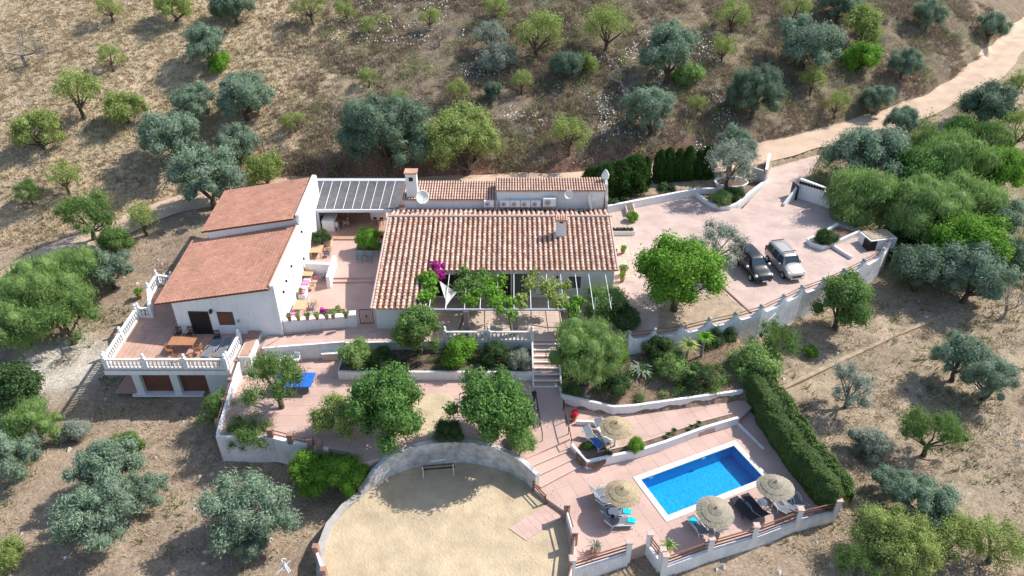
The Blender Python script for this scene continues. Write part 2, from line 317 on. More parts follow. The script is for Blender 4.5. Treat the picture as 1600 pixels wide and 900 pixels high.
# ================================================================== THE GROUND
def axis(a, b, step, far):
    mid = list(np.arange(a, b+1e-6, step)); lo = []; hi = []; s = step; x = a
    while x > -far: s *= 1.25; x -= s; lo.append(x)
    s = step; x = mid[-1]
    while x < far: s *= 1.25; x += s; hi.append(x)
    return np.array(lo[::-1]+mid+hi)
def make_ground():
    ax = axis(-62, 92, .42, 300); ay = axis(-31, 68, .36, 300); nx, ny = len(ax), len(ay)
    X, Y = np.meshgrid(ax, ay); Z = T(X, Y); V = np.stack([X.ravel(), Y.ravel(), Z.ravel()], 1)
    i = np.arange(nx-1); j = np.arange(ny-1); I, J = np.meshgrid(i, j); a = (J*nx+I).ravel()
    me = npmesh('ground', V, np.stack([a, a+1, a+1+nx, a+nx], 1), smooth=True)
    straw = np.array([.49, .38, .245]); brown = np.array([.235, .18, .125]); red = np.array([.25, .14, .10]); pale = np.array([.56, .50, .42]); yard = np.array([.36, .27, .19]); dark = np.array([.17, .135, .085])
    yr = np.interp(X, RX, RY); up = Y-yr
    f = fbm(X/9, Y/9, 5, 4); f2 = fbm(X/2.2, Y/2.2, 8, 3)
    left = sstep(-14, -26, X+6*(f-.5)-.15*(Y-20))
    hillc = brown+(straw-brown)*np.clip((f-.45)*1.6+(f2-.5)*.8, 0, .35)[..., None]
    hillc = hillc*(1-.18*np.clip((f2-.5)*3, 0, 1))[..., None]
    hl = straw*(0.82+.35*f2)[..., None]; L = left[..., None]; c = hillc*(1-L)+hl*L
    bank = (sstep(.5, 2, up)*(1-sstep(2.5, 5, up+3*(f2-.5)))*sstep(-34, -26, X)*sstep(40, 14, X))[..., None]; c = c*(1-bank)+red*bank
    lowm = sstep(1.5, -1.5, up)[..., None]; yc = yard*(.75+.5*f2)[..., None]; e = sstep(14, 24, X)[..., None]; yc = yc*(1-e)+(np.array([.38, .295, .205])*(.7+.55*f2)[..., None])*e
    c = c*(1-lowm)+yc*lowm
    pm = (1-sstep(2, 5.5, np.hypot(X+34.5+1.5*f2, (Y+6.2)*1.1)))[..., None]*.9; c = c*(1-pm)+pale*(.85+.3*f2)[..., None]*pm
    dk = (sstep(.55, .68, fbm(X/6, Y/6, 31, 3)))[..., None]*.22; c = c*(1-dk)+dark*dk
    g = (1-sstep(0, .8, sdist(X, Y, GARD)))[..., None]; c = c*(1-g)+np.array([.26, .18, .125])*(.7+.6*f2)[..., None]*g
    at = me.attributes.new('tint', 'FLOAT_COLOR', 'POINT'); at.data.foreach_set('color', np.concatenate([c.reshape(-1, 3), np.ones((nx*ny, 1))], 1).astype(np.float32).ravel())
    m = bpy.data.materials.new('dry_ground'); m.use_nodes = True; N = m.node_tree.nodes; K = m.node_tree.links; b = N['Principled BSDF']; b.inputs['Roughness'].default_value = .97; b.inputs['Specular IOR Level'].default_value = .1
    tc = N.new('ShaderNodeTexCoord'); at = N.new('ShaderNodeAttribute'); at.attribute_name = 'tint'
    cur = at.outputs['Color']
    for sc, lo, hi, det in ((1.1, .72, 1.28, 6), (6.0, .6, 1.4, 5)):
        n = N.new('ShaderNodeTexNoise'); n.inputs['Scale'].default_value = sc; n.inputs['Detail'].default_value = det; n.inputs['Roughness'].default_value = .7; K.new(tc.outputs['Object'], n.inputs['Vector'])
        r = N.new('ShaderNodeMapRange'); r.inputs[1].default_value = .3; r.inputs[2].default_value = .7; r.inputs[3].default_value = lo; r.inputs[4].default_value = hi; K.new(n.outputs['Fac'], r.inputs[0])
        x = N.new('ShaderNodeMix'); x.data_type = 'RGBA'; x.blend_type = 'MULTIPLY'; x.inputs[0].default_value = 1; K.new(cur, x.inputs[6]); K.new(r.outputs[0], x.inputs[7]); cur = x.outputs[2]
    K.new(cur, b.inputs['Base Color'])
    n = N.new('ShaderNodeTexNoise'); n.inputs['Scale'].default_value = 3.5; n.inputs['Detail'].default_value = 8; n.inputs['Roughness'].default_value = .75; K.new(tc.outputs['Object'], n.inputs['Vector'])
    bp = N.new('ShaderNodeBump'); bp.inputs['Strength'].default_value = 1; bp.inputs['Distance'].default_value = .12; K.new(n.outputs['Fac'], bp.inputs['Height']); K.new(bp.outputs[0], b.inputs['Normal'])
    me.materials.append(m); tag(link('ground', me), kind='structure')
make_ground()
def make_road():
    pts = np.array(ROAD); d = np.r_[0, np.cumsum(np.hypot(*np.diff(pts[:, :2], axis=0).T))]; n = int(d[-1]/.5); s = np.linspace(0, d[-1], n)
    k = np.ones(9)/9
    def sm(q): q2 = np.interp(s, d, q); return np.convolve(np.pad(q2, 4, 'edge'), k, 'valid')
    x, y, = sm(pts[:, 0]), sm(pts[:, 1]); tx, ty = np.gradient(x), np.gradient(y); l = np.hypot(tx, ty); nx_, ny_ = -ty/l, tx/l
    off = np.array([-2.35, -1.75, -1.0, -.35, .35, 1.0, 1.75, 2.35]); prof = np.array([-.02, .0, -.05, .02, .02, -.05, .0, -.02]); V = []; Fc = []
    for i in range(n):
        w = .92+.06*math.sin(i*.13)+.04*math.sin(i*.41)
        for o, pz in zip(off, prof):
            X, Y = x[i]+nx_[i]*o*w, y[i]+ny_[i]*o*w; V.append((X, Y, pz))
    V = np.array(V); V[:, 2] += T(V[:, 0], V[:, 1])+.09
    m = len(off)
    for i in range(n-1):
        for j in range(m-1): a = i*m+j; Fc.append((a, a+m, a+m+1, a+1))
    tag(link('dirt_road', npmesh('dirt_road', V, Fc, smooth=True), 'road_dirt'), kind='structure')
make_road()
# ------------------------------------------------------------------ paved levels
def clipcell(poly, x0, y0, x1, y1):
    out = poly
    for ax_, val, sg in ((0, x0, 1), (0, x1, -1), (1, y0, 1), (1, y1, -1)):
        inp = out; out = []
        for i in range(len(inp)):
            a = inp[i-1]; b = inp[i]; ia = sg*(a[ax_]-val) >= 0; ib = sg*(b[ax_]-val) >= 0
            if ia != ib:
                t = (val-a[ax_])/(b[ax_]-a[ax_]); q = [a[0]+t*(b[0]-a[0]), a[1]+t*(b[1]-a[1])]; q[ax_] = val; out.append(tuple(q))
            if ib: out.append(b)
        if not out: return []
    return out
def area(p): return abs(sum(p[i-1][0]*p[i][1]-p[i][0]*p[i-1][1] for i in range(len(p))))/2
def pave(regions, zf, size, rot, mname, parent, joined, name='paving_slab', var=.045, joint=.008, lift=.008, ox=0., oy=0., stagger=0.0, sy=None):
    c, s = math.cos(rot), math.sin(rot); sy = sy or size; J = MB(); cnt = 0; st = random.getstate(); random.seed(len(regions[0])*31+int(size*100))
    for poly in regions:
        q = [((x-ox)*c+(y-oy)*s, -(x-ox)*s+(y-oy)*c) for x, y in [(p[0], p[1]) for p in poly]]
        xs = [p[0] for p in q]; ys = [p[1] for p in q]
        for j in range(math.floor(min(ys)/sy), math.ceil(max(ys)/sy)):
            o = stagger*size*(j % 2)
            for i in range(math.floor((min(xs)-o)/size), math.ceil((max(xs)-o)/size)+1):
                p = clipcell(q, i*size+o+joint, j*sy+joint, (i+1)*size+o-joint, (j+1)*sy-joint)
                if len(p) < 3 or area(p) < .02*size*sy: continue
                pw = [(a*c-b*s+ox, a*s+b*c+oy) for a, b in p]; z = zf if not callable(zf) else None; dz = random.uniform(-.003, .003)
                pw = [(a, b, (zf(a, b) if callable(zf) else zf)+lift+dz) for a, b in pw]
                ar = sum(pw[k-1][0]*pw[k][1]-pw[k][0]*pw[k-1][1] for k in range(len(pw)))
                if ar < 0: pw = pw[::-1]
                B = J if joined else MB(); n = len(pw); sh = 1+random.uniform(-var, var)
                B.add(pw+[(a, b, z_-lift-.02) for a, b, z_ in pw], [tuple(range(n))]+[(k, k+n, (k+1) % n+n, (k+1) % n) for k in range(n)], sh)
                cnt += 1
                if not joined: B.build(name, mname, parent)
    if joined: o = J.build(name, mname, parent); o['kind'] = 'stuff'
    random.setstate(st); return cnt
def level(name, poly, z, m, zb=-4.6):
    return tag(MB().prism([(p[0], p[1]) for p in poly], zb, z).build(name, m), kind='structure')
drive = level('driveway', DRIVE, 0, 'driveway_concrete', -3.2)
terr = level('terrace', [(x, y) for x, y in TERR], .004, 'paving_joint', -2.6)
pave([pp(0, (600, 440), (700, 440), (962, 440), (962, 532), (668, 533), (666, 515), (592, 515))], .004, .42, 0, 'cream_paving', terr, True, var=.06)
pave([pp(0, (950, 325), (990, 322), (992, 440), (962, 440))], .006, .42, 0, 'cream_paving', terr, True, var=.06)
path = level('path', PATH0, 0, 'paving_joint'); pave([PATH0], 0, .6, 0, 'pink_paving', path, True, var=.07, joint=.006)
patio = level('patio', PATIO, 0, 'pink_paving'); 
P2 = [(-17.9, 1.0), (-11.0, 1.2), (-10.2, 1.2), (-9.2, 6), (-9.2, 15.5), (-18.1, 15.5)]; P3 = [(-15.6, 7.4), (-9.3, 7.4), (-9.2, 15.4), (-18.2, 15.4), (-18.2, 7.4)]
for k, (pl, z) in enumerate((([(-17.9, .75), (-10.3, .9), (-9.2, 6), (-9.2, 15.45), (-18.1, 15.45)], .15), ([(-17.9, 1.15), (-10.3, 1.3), (-9.25, 6), (-9.25, 15.4), (-18.05, 15.4)], .30), (P3, .42))):
    MB().prism(pl, -.1, z).build('step' if k < 2 else 'raised_floor', 'pink_paving' if k < 2 else 'terracotta_paving', patio)
lowt = level('lower_terrace', LOWT, -1.3, 'paving_joint'); pave([LOWT], -1.3, .98, .0, 'pink_paving', lowt, False, ox=-18.4, oy=-15.5)
# ramp from the path down to the lower terrace
MB().prism([(-19.9, -8.05, -1.27), (-18.5, -7.85, -.02), (-17.3, -6.5, .006), (-18.4, -6.3, .0), (-19.9, -6.3, -.9)], -3, None).build('path_ramp', 'pink_paving', path)
MB().prism([(-6.9, -11.3, -1.27), (-4.2, -11.3, -1.27), (-4.0, -15.6, -1.27), (-7.2, -15.6, -1.27)], -1.35, None).build('sand_patch', 'sand', lowt)
def landz(x, y): return -1.32-.88*min(1, max(0, (-11.0-y)/5.2))
LDEN = [(1.45, -10.6), (3.5, -10.6), (3.6, -12.2), (3.65, -13.8), (3.9, -15.0), (0.3, -17.0), (1.0, -15.0), (1.35, -13)]
land = tag(MB().prism([(x, y, landz(x, y)) for x, y in LDEN], -4, None).build('stair_landing', 'pink_paving'), kind='structure')
walk = level('upper_pool_path', WALK, -2.2, 'paving_joint'); pave([WALK], -2.2, 1.0, .36, 'pink_paving', walk, False, ox=8, oy=-14)
court = level('sand_court', COURT, -2.9, 'sand', -6)
# pool terrace, cut round the basin
pw = [P(1001, 749, -2.6), P(1151, 699, -2.6), P(1190, 744, -2.6), P(1043, 807, -2.6)]
pc = Vector((sum(p[0] for p in pw)/4, sum(p[1] for p in pw)/4)); prot = math.atan2(pw[1][1]-pw[0][1], pw[1][0]-pw[0][0])*.5+math.atan2(pw[2][1]-pw[3][1], pw[2][0]-pw[3][0])*.5
PLn, PWd = 7.3, 3.05
def pool(u, v, z=None): 
    x = pc.x+u*math.cos(prot)-v*math.sin(prot); y = pc.y+u*math.sin(prot)+v*math.cos(prot); return (x, y) if z is None else (x, y, z)
hu, hv = PLn/2+.30, PWd/2+.30
def clip_half(poly, keep):   # keep(u,v)>=0 in pool frame
    out = []
    for i in range(len(poly)):
        a = poly[i-1]; b = poly[i]; fa = keep(*a); fb = keep(*b)
        if (fa >= 0) != (fb >= 0): t = fa/(fa-fb); out.append((a[0]+t*(b[0]-a[0]), a[1]+t*(b[1]-a[1])))
        if fb >= 0: out.append(b)
    return out
def topool(p): dx, dy = p[0]-pc.x, p[1]-pc.y; return (dx*math.cos(prot)+dy*math.sin(prot), -dx*math.sin(prot)+dy*math.cos(prot))
pt = [topool(p) for p in POOLT]
parts4 = [clip_half(pt, lambda u, v: v-hv), clip_half(pt, lambda u, v: -hv-v)]
midb = clip_half(clip_half(pt, lambda u, v: hv-v), lambda u, v: v+hv); parts4 += [clip_half(midb, lambda u, v: -hu-u), clip_half(midb, lambda u, v: u-hu)]
b = MB(); regs = []
for q in parts4:
    w = [pool(*p) for p in q]; regs.append(w); b.prism(w, -5.2, -2.6)
pterr = tag(b.build('pool_terrace', 'paving_joint'), kind='structure')
pave(regs, -2.6, 1.0, prot, 'pink_paving', pterr, False, ox=pc.x, oy=pc.y)
for k in range(3):   # broad steps from the landing down to the terrace
    o = k*.95; e = Vector((-.52, -.855))
    A = Vector((3.75, -15.1))+Vector((.25, -.62))*k*1.0; B = Vector((.15, -16.95))+Vector((.55, -.6))*k*1.0
    A2 = Vector((3.75, -15.1))+Vector((.25, -.62))*(k+1.0); B2 = Vector((.15, -16.95))+Vector((.55, -.6))*(k+1.0)
    MB().prism([tuple(A), tuple(B), tuple(B2), tuple(A2)], -4, -2.2-.12*(k)-.02).build('broad_step', 'pink_paving', pterr)
    MB().wall([(B2.x, B2.y, -2.205-.12*k), (A2.x, A2.y, -2.208-.12*k)], .08, -3).build('step_edge', 'cream_paving', pterr)
# pool basin
pl = thing('swimming_pool', 'rectangular blue swimming pool with a pale stone edge', 'pool', (pc.x, pc.y, -2.6), prot)
b = MB(); L2, W2, D = PLn/2, PWd/2, 1.0
b.add([(-L2, -W2, 0), (L2, -W2, 0), (L2, W2, 0), (-L2, W2, 0), (-L2, -W2, -D), (L2, -W2, -D), (L2, W2, -D), (-L2, W2, -D)], [(4, 5, 6, 7), (0, 1, 5, 4), (1, 2, 6, 5), (2, 3, 7, 6), (3, 0, 4, 7)])
def pool_mat():
    m = bpy.data.materials.new('pool_mosaic'); m.use_nodes = True; N = m.node_tree.nodes; K = m.node_tree.links; bs = N['Principled BSDF']; bs.inputs['Roughness'].default_value = .4
    tc = N.new('ShaderNodeTexCoord'); v = N.new('ShaderNodeTexVoronoi'); v.inputs['Scale'].default_value = 9; v.distance = 'CHEBYCHEV'; v.inputs['Randomness'].default_value = .35; K.new(tc.outputs['Object'], v.inputs[0])
    r = N.new('ShaderNodeMix'); r.data_type = 'RGBA'; K.new(v.outputs['Color'], r.inputs[0]); r.inputs[6].default_value = (.0, .34, .70, 1); r.inputs[7].default_value = (.02, .50, .84, 1); K.new(r.outputs[2], bs.inputs['Base Color']); return m
def water_mat():
    m = bpy.data.materials.new('pool_water'); m.use_nodes = True; N = m.node_tree.nodes; K = m.node_tree.links; out = N['Material Output']; N.remove(N['Principled BSDF'])
    tr = N.new('ShaderNodeBsdfTransparent'); tr.inputs[0].default_value = (.62, .93, .99, 1); gl = N.new('ShaderNodeBsdfGlossy'); gl.inputs['Roughness'].default_value = .03; fr = N.new('ShaderNodeFresnel'); fr.inputs[0].default_value = 1.33
    tc = N.new('ShaderNodeTexCoord'); n = N.new('ShaderNodeTexNoise'); n.inputs['Scale'].default_value = 3.5; n.inputs['Detail'].default_value = 3; K.new(tc.outputs['Object'], n.inputs[0]); bp = N.new('ShaderNodeBump'); bp.inputs['Strength'].default_value = .35; bp.inputs['Distance'].default_value = .05; K.new(n.outputs[0], bp.inputs['Height'])
    K.new(bp.outputs[0], gl.inputs['Normal']); K.new(bp.outputs[0], fr.inputs['Normal']); mx = N.new('ShaderNodeMixShader'); K.new(fr.outputs[0], mx.inputs[0]); K.new(tr.outputs[0], mx.inputs[1]); K.new(gl.outputs[0], mx.inputs[2]); K.new(mx.outputs[0], out.inputs[0]); return m
b.build('basin', pool_mat(), pl)
MB().add([(-L2+.002, -W2+.002, -.09), (L2-.002, -W2+.002, -.09), (L2-.002, W2-.002, -.09), (-L2+.002, W2-.002, -.09)], [(0, 1, 2, 3)]).build('water', water_mat(), pl)
cw = .40
for n_, s_, fixed in ((8, 1, 0), (8, -1, 0), (4, 1, 1), (4, -1, 1)):
    for i in range(n_):
        if fixed == 0: ln = (PLn+2*cw)/n_; MB().box(-PLn/2-cw+ln*(i+.5), s_*(W2+cw/2), .0, ln-.012, cw, .09, sh=1).build('coping_slab', 'coping_stone', pl, bevel=.012)
        else: ln = PWd/n_; MB().box(s_*(L2+cw/2), -W2+ln*(i+.5), .0, cw, ln-.012, .09).build('coping_slab', 'coping_stone', pl, bevel=.012)
MB().box(-2.9, W2-.02, -.15, .28, .06, .12).build('skimmer', 'white_plastic', pl); MB().box(1.2, W2-.02, -.15, .28, .06, .12).build('skimmer', 'white_plastic', pl)
# tiled ramp lying on the sand court
rmp = tag(MB().prism([(x, y) for x, y in pp(-2.9, (795, 826), (868, 780), (893, 800), (822, 845))], -3.1, -2.87).build('tiled_walk', 'paving_joint'), kind='structure')
pave([pp(-2.9, (795, 826), (868, 780), (893, 800), (822, 845))], -2.87, .44, math.atan2(P(868, 780, -2.9)[1]-P(795, 826, -2.9)[1], P(868, 780, -2.9)[0]-P(795, 826, -2.9)[0]), 'pink_paving', rmp, False, name='floor_tile', ox=P(795, 826, -2.9)[0], oy=P(795, 826, -2.9)[1], joint=.014)
MATS['terracotta_paving'].node_tree.nodes['Principled BSDF'].inputs['Specular IOR Level'].default_value = .2
# ================================================================== WALLS
def wall_thing(name, label, pts, th, z0, m, cat='wall'):
    return tag(MB().wall(pts, th, z0).build(name, m), label, cat)
wall_thing('retaining_wall', 'low wall in front of the four white chairs under the path', [(-18.4, -7.8, .02), (-15.9, -7.52, .05), (-12.5, -7.1, .06)], .16, -2, 'old_white_plaster')
w = thing('raised_planter', 'long white raised planter wall in front of the terrace balustrade', 'planter')
MB().wall([(-12.5, -7.2, -.55), (-12.5, -9.78, -.55), (1.45, -9.84, -.55)], .18, -2, ).build('wall', 'white_plaster', w)
MB().prism([(-12.4, -7.15), (1.4, -7.05), (1.4, -9.8), (-12.4, -9.75)], -2, -.68).build('soil', 'garden_soil', w)
tw = thing('terrace_wall', 'painted wall under the terrace balustrade facing the raised planter', 'wall')
MB().wall([(-5.0, -7.03, .05), (1.55, -7.03, .05)], .14, -2).build('wall', 'old_white_plaster', tw); MB().wall([(-12.4, -7.17, .03), (-5.07, -7.03, .04)], .12, -2).build('wall', 'old_white_plaster', tw)
wall_thing('garden_wall', 'low white wall between the planted slope and the pool path', [(3.42, -10.6, -1.15), (3.5, -11.4, -1.3), (7.12, -12.45, -1.45), (8.5, -12.33, -1.45), (16.5, -10.75, -1.45)], .2, -3, 'white_plaster')
# stairs
stf = thing('garden_stairs', 'shaded white edged stairs from the terrace down to the pool path', 'stairs')
for i in range(8):
    y = -6.65-i*.5; z = -.16*(i+1)+.0
    MB().box(2.5, y-.25, z-1.0, 1.9, .5, 2.0).build('step', 'pink_paving', stf)
    MB().box(2.5, y-.47, z-.0, 1.92, .12, .05).build('nosing', 'white_plaster', stf)
MB().wall([(1.52, -6.6, .25), (1.52, -7.2, .1), (1.52, -10.75, -1.05)], .12, -3).build('string_wall', 'white_plaster', stf)
MB().wall([(3.5, -6.6, .1), (3.5, -10.6, -1.1)], .12, -3).build('string_wall', 'white_plaster', stf)
# curved wall round the court
arc = [(-9.6, -19.0, -2.5), (-8.75, -18.1, -1.6), (-8.0, -17.35, -1.2), (-6.6, -16.6, -1.05), (-5.2, -16.25, -1.0), (-3.8, -16.15, -1.0), (-2.4, -16.25, -1.0), (-1.1, -16.6, -1.05), (0.0, -17.1, -1.15), (.8, -17.75, -1.25), (1.6, -18.6, -1.4)]
wall_thing('court_wall', 'curved stained concrete wall round the back of the sand court', arc, .32, -4, 'stone_wall')
wall_thing('court_kerb', 'low concrete kerb along the left side of the sand court', [(-9.5, -18.9, -2.75), (-10.4, -20.0, -2.7), (-11.05, -21.4, -2.7), (-11.2, -22.8, -2.7), (-10.9, -24.6, -2.7), (-10.3, -26.5, -2.7)], .45, -6, 'concrete')
wall_thing('terrace_retaining_wall', 'shaded whitewashed retaining wall under the lower terrace rail', [(-20.15, -8.1, -1.25), (-19.4, -15.55, -1.2), (-15.83, -15.62, -1.22), (-12.6, -16.48, -1.25), (-11.9, -16.6, -1.25)], .25, -4.4, 'old_white_plaster')
# pool planter wall (long, white, between path and pool)
pwl = thing('poolside_planter', 'long white planter wall between the pool path and the pool terrace', 'planter')
MB().wall([(3.95, -15.6, -1.85), (4.86, -17.1, -1.85), (8.46, -16.05, -1.9), (10.19, -15.36, -1.9), (13.17, -13.95, -1.95), (15.7, -13.0, -1.95)], .2, -3.2).build('wall', 'white_plaster', pwl)
MB().wall([(5.6, -16.15, -2.05), (8.4, -15.35, -2.05), (10.1, -14.65, -2.05), (13.0, -13.3, -2.05), (15.4, -12.5, -2.05)], .1, -3.2).build('kerb', 'cream_paving', pwl)
MB().prism([(4.2, -15.7), (4.95, -16.95), (8.44, -15.95), (10.15, -15.25), (13.1, -13.85), (15.6, -12.95), (15.4, -12.55), (13.0, -13.35), (10.1, -14.7), (8.4, -15.4), (6.3, -16.0), (5.6, -15.2)], -3, -2.12).build('soil', 'garden_soil', pwl)
wall_thing('path_wall', 'short low white wall beside the upper straw parasol', [(4.4, -13.45, -1.85), (5.4, -13.5, -1.85), (6.6, -13.75, -1.85)], .16, -3, 'white_plaster')
wall_thing('strip_kerb', 'thin kerb in the shade beside the clipped hedge', [(15.75, -13.05, -2.45), (16.9, -15.4, -2.52)], .14, -3, 'old_white_plaster')
# field wall on the right
wall_thing('field_kerb', 'narrow earth coloured kerb running across the dry slope right of the hedge', [(*P(1222, 605, -2.4)[:2], T1(*P(1222, 605, -2.4)[:2])+.12), (*P(1300, 568, -2.3)[:2], T1(*P(1300, 568, -2.3)[:2])+.12), (*P(1400, 522, -2.2)[:2], T1(*P(1400, 522, -2.2)[:2])+.12), (*P(1470, 495, -2.2)[:2], T1(*P(1470, 495, -2.2)[:2])+.1)], .35, -5, 'tan_soil')
# ================================================================== TILED ROOFS
def cmesh(name, V, Fc, C, m, parent):
    me = npmesh(name, V, Fc); at = me.attributes.new('shade', 'FLOAT_COLOR', 'FACE')
    at.data.foreach_set('color', np.concatenate([np.asarray(C), np.ones((len(C), 1))], 1).astype(np.float32).ravel()); o = link(name, me, m, parent); o['kind'] = 'stuff'; return o
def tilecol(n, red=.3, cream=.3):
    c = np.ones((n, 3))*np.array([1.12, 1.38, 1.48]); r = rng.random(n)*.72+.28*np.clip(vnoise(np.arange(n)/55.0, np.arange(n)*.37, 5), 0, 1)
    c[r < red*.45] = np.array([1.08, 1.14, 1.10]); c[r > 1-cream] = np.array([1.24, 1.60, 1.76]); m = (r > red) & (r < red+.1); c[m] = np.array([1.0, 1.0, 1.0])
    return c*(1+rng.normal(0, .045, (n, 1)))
def barrel_roof(parent, x0, x1, ylo, zlo, yhi, zhi, pitch=.42, row=.34, name='roof_tiles', red=.3, cream=.3, jit=.012):
    """rows of half round clay tiles, running from (ylo,zlo) up to (yhi,zhi), between x0 and x1"""
    nc = int(round((x1-x0)/pitch)); pitch = (x1-x0)/nc; Ls = math.hypot(yhi-ylo, zhi-zlo); nr = int(round(Ls/row)); row = Ls/nr
    dy, dz = (yhi-ylo)/Ls, (zhi-zlo)/Ls; ny, nz = (-dz, abs(dy)) if dy > 0 else (dz, abs(dy)); V = []; Fc = []; C = []; cols = tilecol(nc*nr, red, cream); k = 0
    if dy < 0: ny = abs(dz)
    for i in range(nc):
        for j in range(nr):
            cx = x0+(i+.5)*pitch+random.gauss(0, jit*.5); sw = random.gauss(0, jit); r0, r1 = pitch*.315, pitch*.275; a = len(V)
            for (s_, r, lift) in ((j*row-.03, r0, .035), ((j+1)*row+.04, r1, .0)):
                for q in range(6):
                    t = math.pi*q/5; u = r*math.cos(t); h = r*math.sin(t)*.95+lift; cxx = cx+(sw if r == r0 else 0)
                    V.append((cxx+u, ylo+dy*s_+ny*h, zlo+dz*s_+nz*h))
            for q in range(5): Fc.append((a+q, a+q+1, a+q+7, a+q+6)); C.append(cols[k])
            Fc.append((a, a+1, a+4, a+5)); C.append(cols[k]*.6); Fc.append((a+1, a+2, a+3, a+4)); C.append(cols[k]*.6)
            k += 1
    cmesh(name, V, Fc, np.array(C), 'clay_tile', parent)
    # channel tiles below, a shallow trough between each pair of covers
    V = []; Fc = []; C = []
    for i in range(nc+1):
        for j in range(nr):
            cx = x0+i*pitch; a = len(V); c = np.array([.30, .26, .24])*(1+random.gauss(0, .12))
            for s_, lf in ((j*row, .03), ((j+1)*row, 0.)):
                for u, h in ((-.5, .06), (-.2, .0), (.2, .0), (.5, .06)): V.append((min(max(cx+u*pitch, x0), x1), ylo+dy*s_+ny*(h+lf), zlo+dz*s_+nz*(h+lf)))
            for q in range(3): Fc.append((a+q, a+q+1, a+q+5, a+q+4)); C.append(c)
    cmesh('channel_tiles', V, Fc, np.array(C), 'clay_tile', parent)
def flat_roof(parent, FL, FR, BR, BL, nu, nv, name='roof_tiles'):
    """interlocking flat tiles; u runs down the slope from the right edge (R) to the left edge (L), v from front to back"""
    FL, FR, BR, BL = map(np.array, (FL, FR, BR, BL)); n = np.cross(FL-FR, BR-FR); n = n/np.linalg.norm(n); n = n*np.sign(n[2]); V = []; Fc = []; sh = []
    def pt(u, v, h): return (FR*(1-u)+FL*u)*(1-v)+(BR*(1-u)+BL*u)*v+n*h
    for i in range(nu):
        for j in range(nv):
            a = len(V); s = 1+random.gauss(0, .06)+(-.22 if random.random() < .012 else 0)
            for u, l in ((i/nu, .006), ((i+1)/nu-.0015, .045)):
                for k, (t, h) in enumerate(((0.05, 0), (.3, .002), (.45, .02), (.62, .02), (.78, .002), (.96, .0))): V.append(pt(u, (j+t)/nv, h+l))
            for q in range(5): Fc.append((a+q, a+q+1, a+q+7, a+q+6)); sh.append(s)
            b = len(V)
            for q in range(6): v = V[a+6+q]; V.append(tuple(np.array(v)-n*.05))
            for q in range(5): Fc.append((a+6+q, a+7+q, b+q+1, b+q)); sh.append(s*.8)
    o = link(name, npmesh(name, V, Fc, sh), 'flat_tile', parent); o['kind'] = 'stuff'
# ================================================================== MAIN HOUSE
mh = thing('farmhouse', 'long low white farmhouse with weathered barrel tile roof and grape pergola in front', 'house')
RA, RB = 3.127, .1846                          # main roof z = RA + RB*Y
rz = lambda y: RA+RB*y
def hbox(x0, x1, y0, y1, z0, z1, name='wall', m='white_plaster', parent=None): return MB().box((x0+x1)/2, (y0+y1)/2, (z0+z1)/2, x1-x0, y1-y0, z1-z0).build(name, m, parent or mh)
def slopebox(x0, x1, y0, y1, z0, za, zb, name='wall', m='white_plaster', parent=None):
    b = MB(); b.add([(x0, y0, z0), (x1, y0, z0), (x1, y1, z0), (x0, y1, z0), (x0, y0, za), (x1, y0, za), (x1, y1, zb), (x0, y1, zb)], [(3, 2, 1, 0), (4, 5, 6, 7), (0, 1, 5, 4), (1, 2, 6, 5), (2, 3, 7, 6), (3, 0, 4, 7)]); return b.build(name, m, parent or mh)
slopebox(-10.25, -6.75, -5.45, -1.32, 0, rz(-5.45)-.06, rz(-1.32)-.06)
slopebox(-10.25, 8.1, -1.28, 4.84, 0, rz(-1.28)-.06, rz(4.84)-.06)
slopebox(-10.25, 8.1, 4.84, 7.25, 0, rz(4.84)-.06, 3.5-.06)
# roof boards under the tiles
slopebox(-10.5, 8.3, -1.62, 4.84, 2.75, rz(-1.62)+.0, rz(4.84), 'roof_board', 'ridge_mortar'); slopebox(-10.5, -6.6, -5.72, -1.62, rz(-5.72)-.08, rz(-5.72), rz(-1.62), 'roof_board', 'ridge_mortar')
barrel_roof(mh, -10.5, -6.63, -5.78, rz(-5.78)+.01, 4.8, rz(4.8)+.01); barrel_roof(mh, -6.63, 8.3, -1.68, rz(-1.68)+.01, 4.8, rz(4.8)+.01)
barrel_roof(mh, -10.5, 8.3, 7.15, 3.52, 4.9, rz(4.84)+.02, row=.5, jit=.04)
b = MB(); b.tube((-10.55, 4.86, rz(4.86)+.10), (8.35, 4.86, rz(4.86)+.10), .13, n=8); b.build('ridge', 'ridge_mortar', mh)
for i in range(44): x = -10.5+i*.43; MB().tube((x, 4.86, rz(4.86)+.13), (x+.45, 4.86, rz(4.86)+.13), .15, .12, n=7, sh=1).build('ridge_tile', 'ridge_mortar', mh)
for x in (-10.5, 8.3): MB().tube((x, -5.8 if x < 0 else -1.7, rz(-5.8 if x < 0 else -1.7)+.08), (x, 4.8, rz(4.8)+.08), .09, n=6).build('verge', 'ridge_mortar', mh)
# small chimney on the slope
cz = rz(2.6); ch = MB().box(4.02, 2.6, cz+.55, .85, .55, 1.7).build('chimney', 'white_plaster', mh)
MB().box(4.02, 2.6, cz+1.44, 1.0, .7, .08).build('chimney_cap', 'ridge_mortar', ch)
for k in range(5): MB().tube((3.62+k*.2, 2.25, cz+1.52), (3.62+k*.2, 2.95, cz+1.6), .09, n=6).build('cap_tile', 'clay_tile', ch)
MB().box(4.02, 2.32, cz+1.32, .3, .02, .14).build('vent', 'dark_opening', ch)
# tall chimney at the back left
ch = MB().box(-8.72, 7.9, 3.3, .95, .8, 7.0).build('chimney', 'white_plaster', mh); MB().box(-8.72, 7.9, 6.86, 1.12, .98, .12).build('chimney_cap', 'clay_tile', ch); MB().box(-8.72, 7.49, 6.3, .34, .03, .36).build('vent', 'dark_opening', ch)
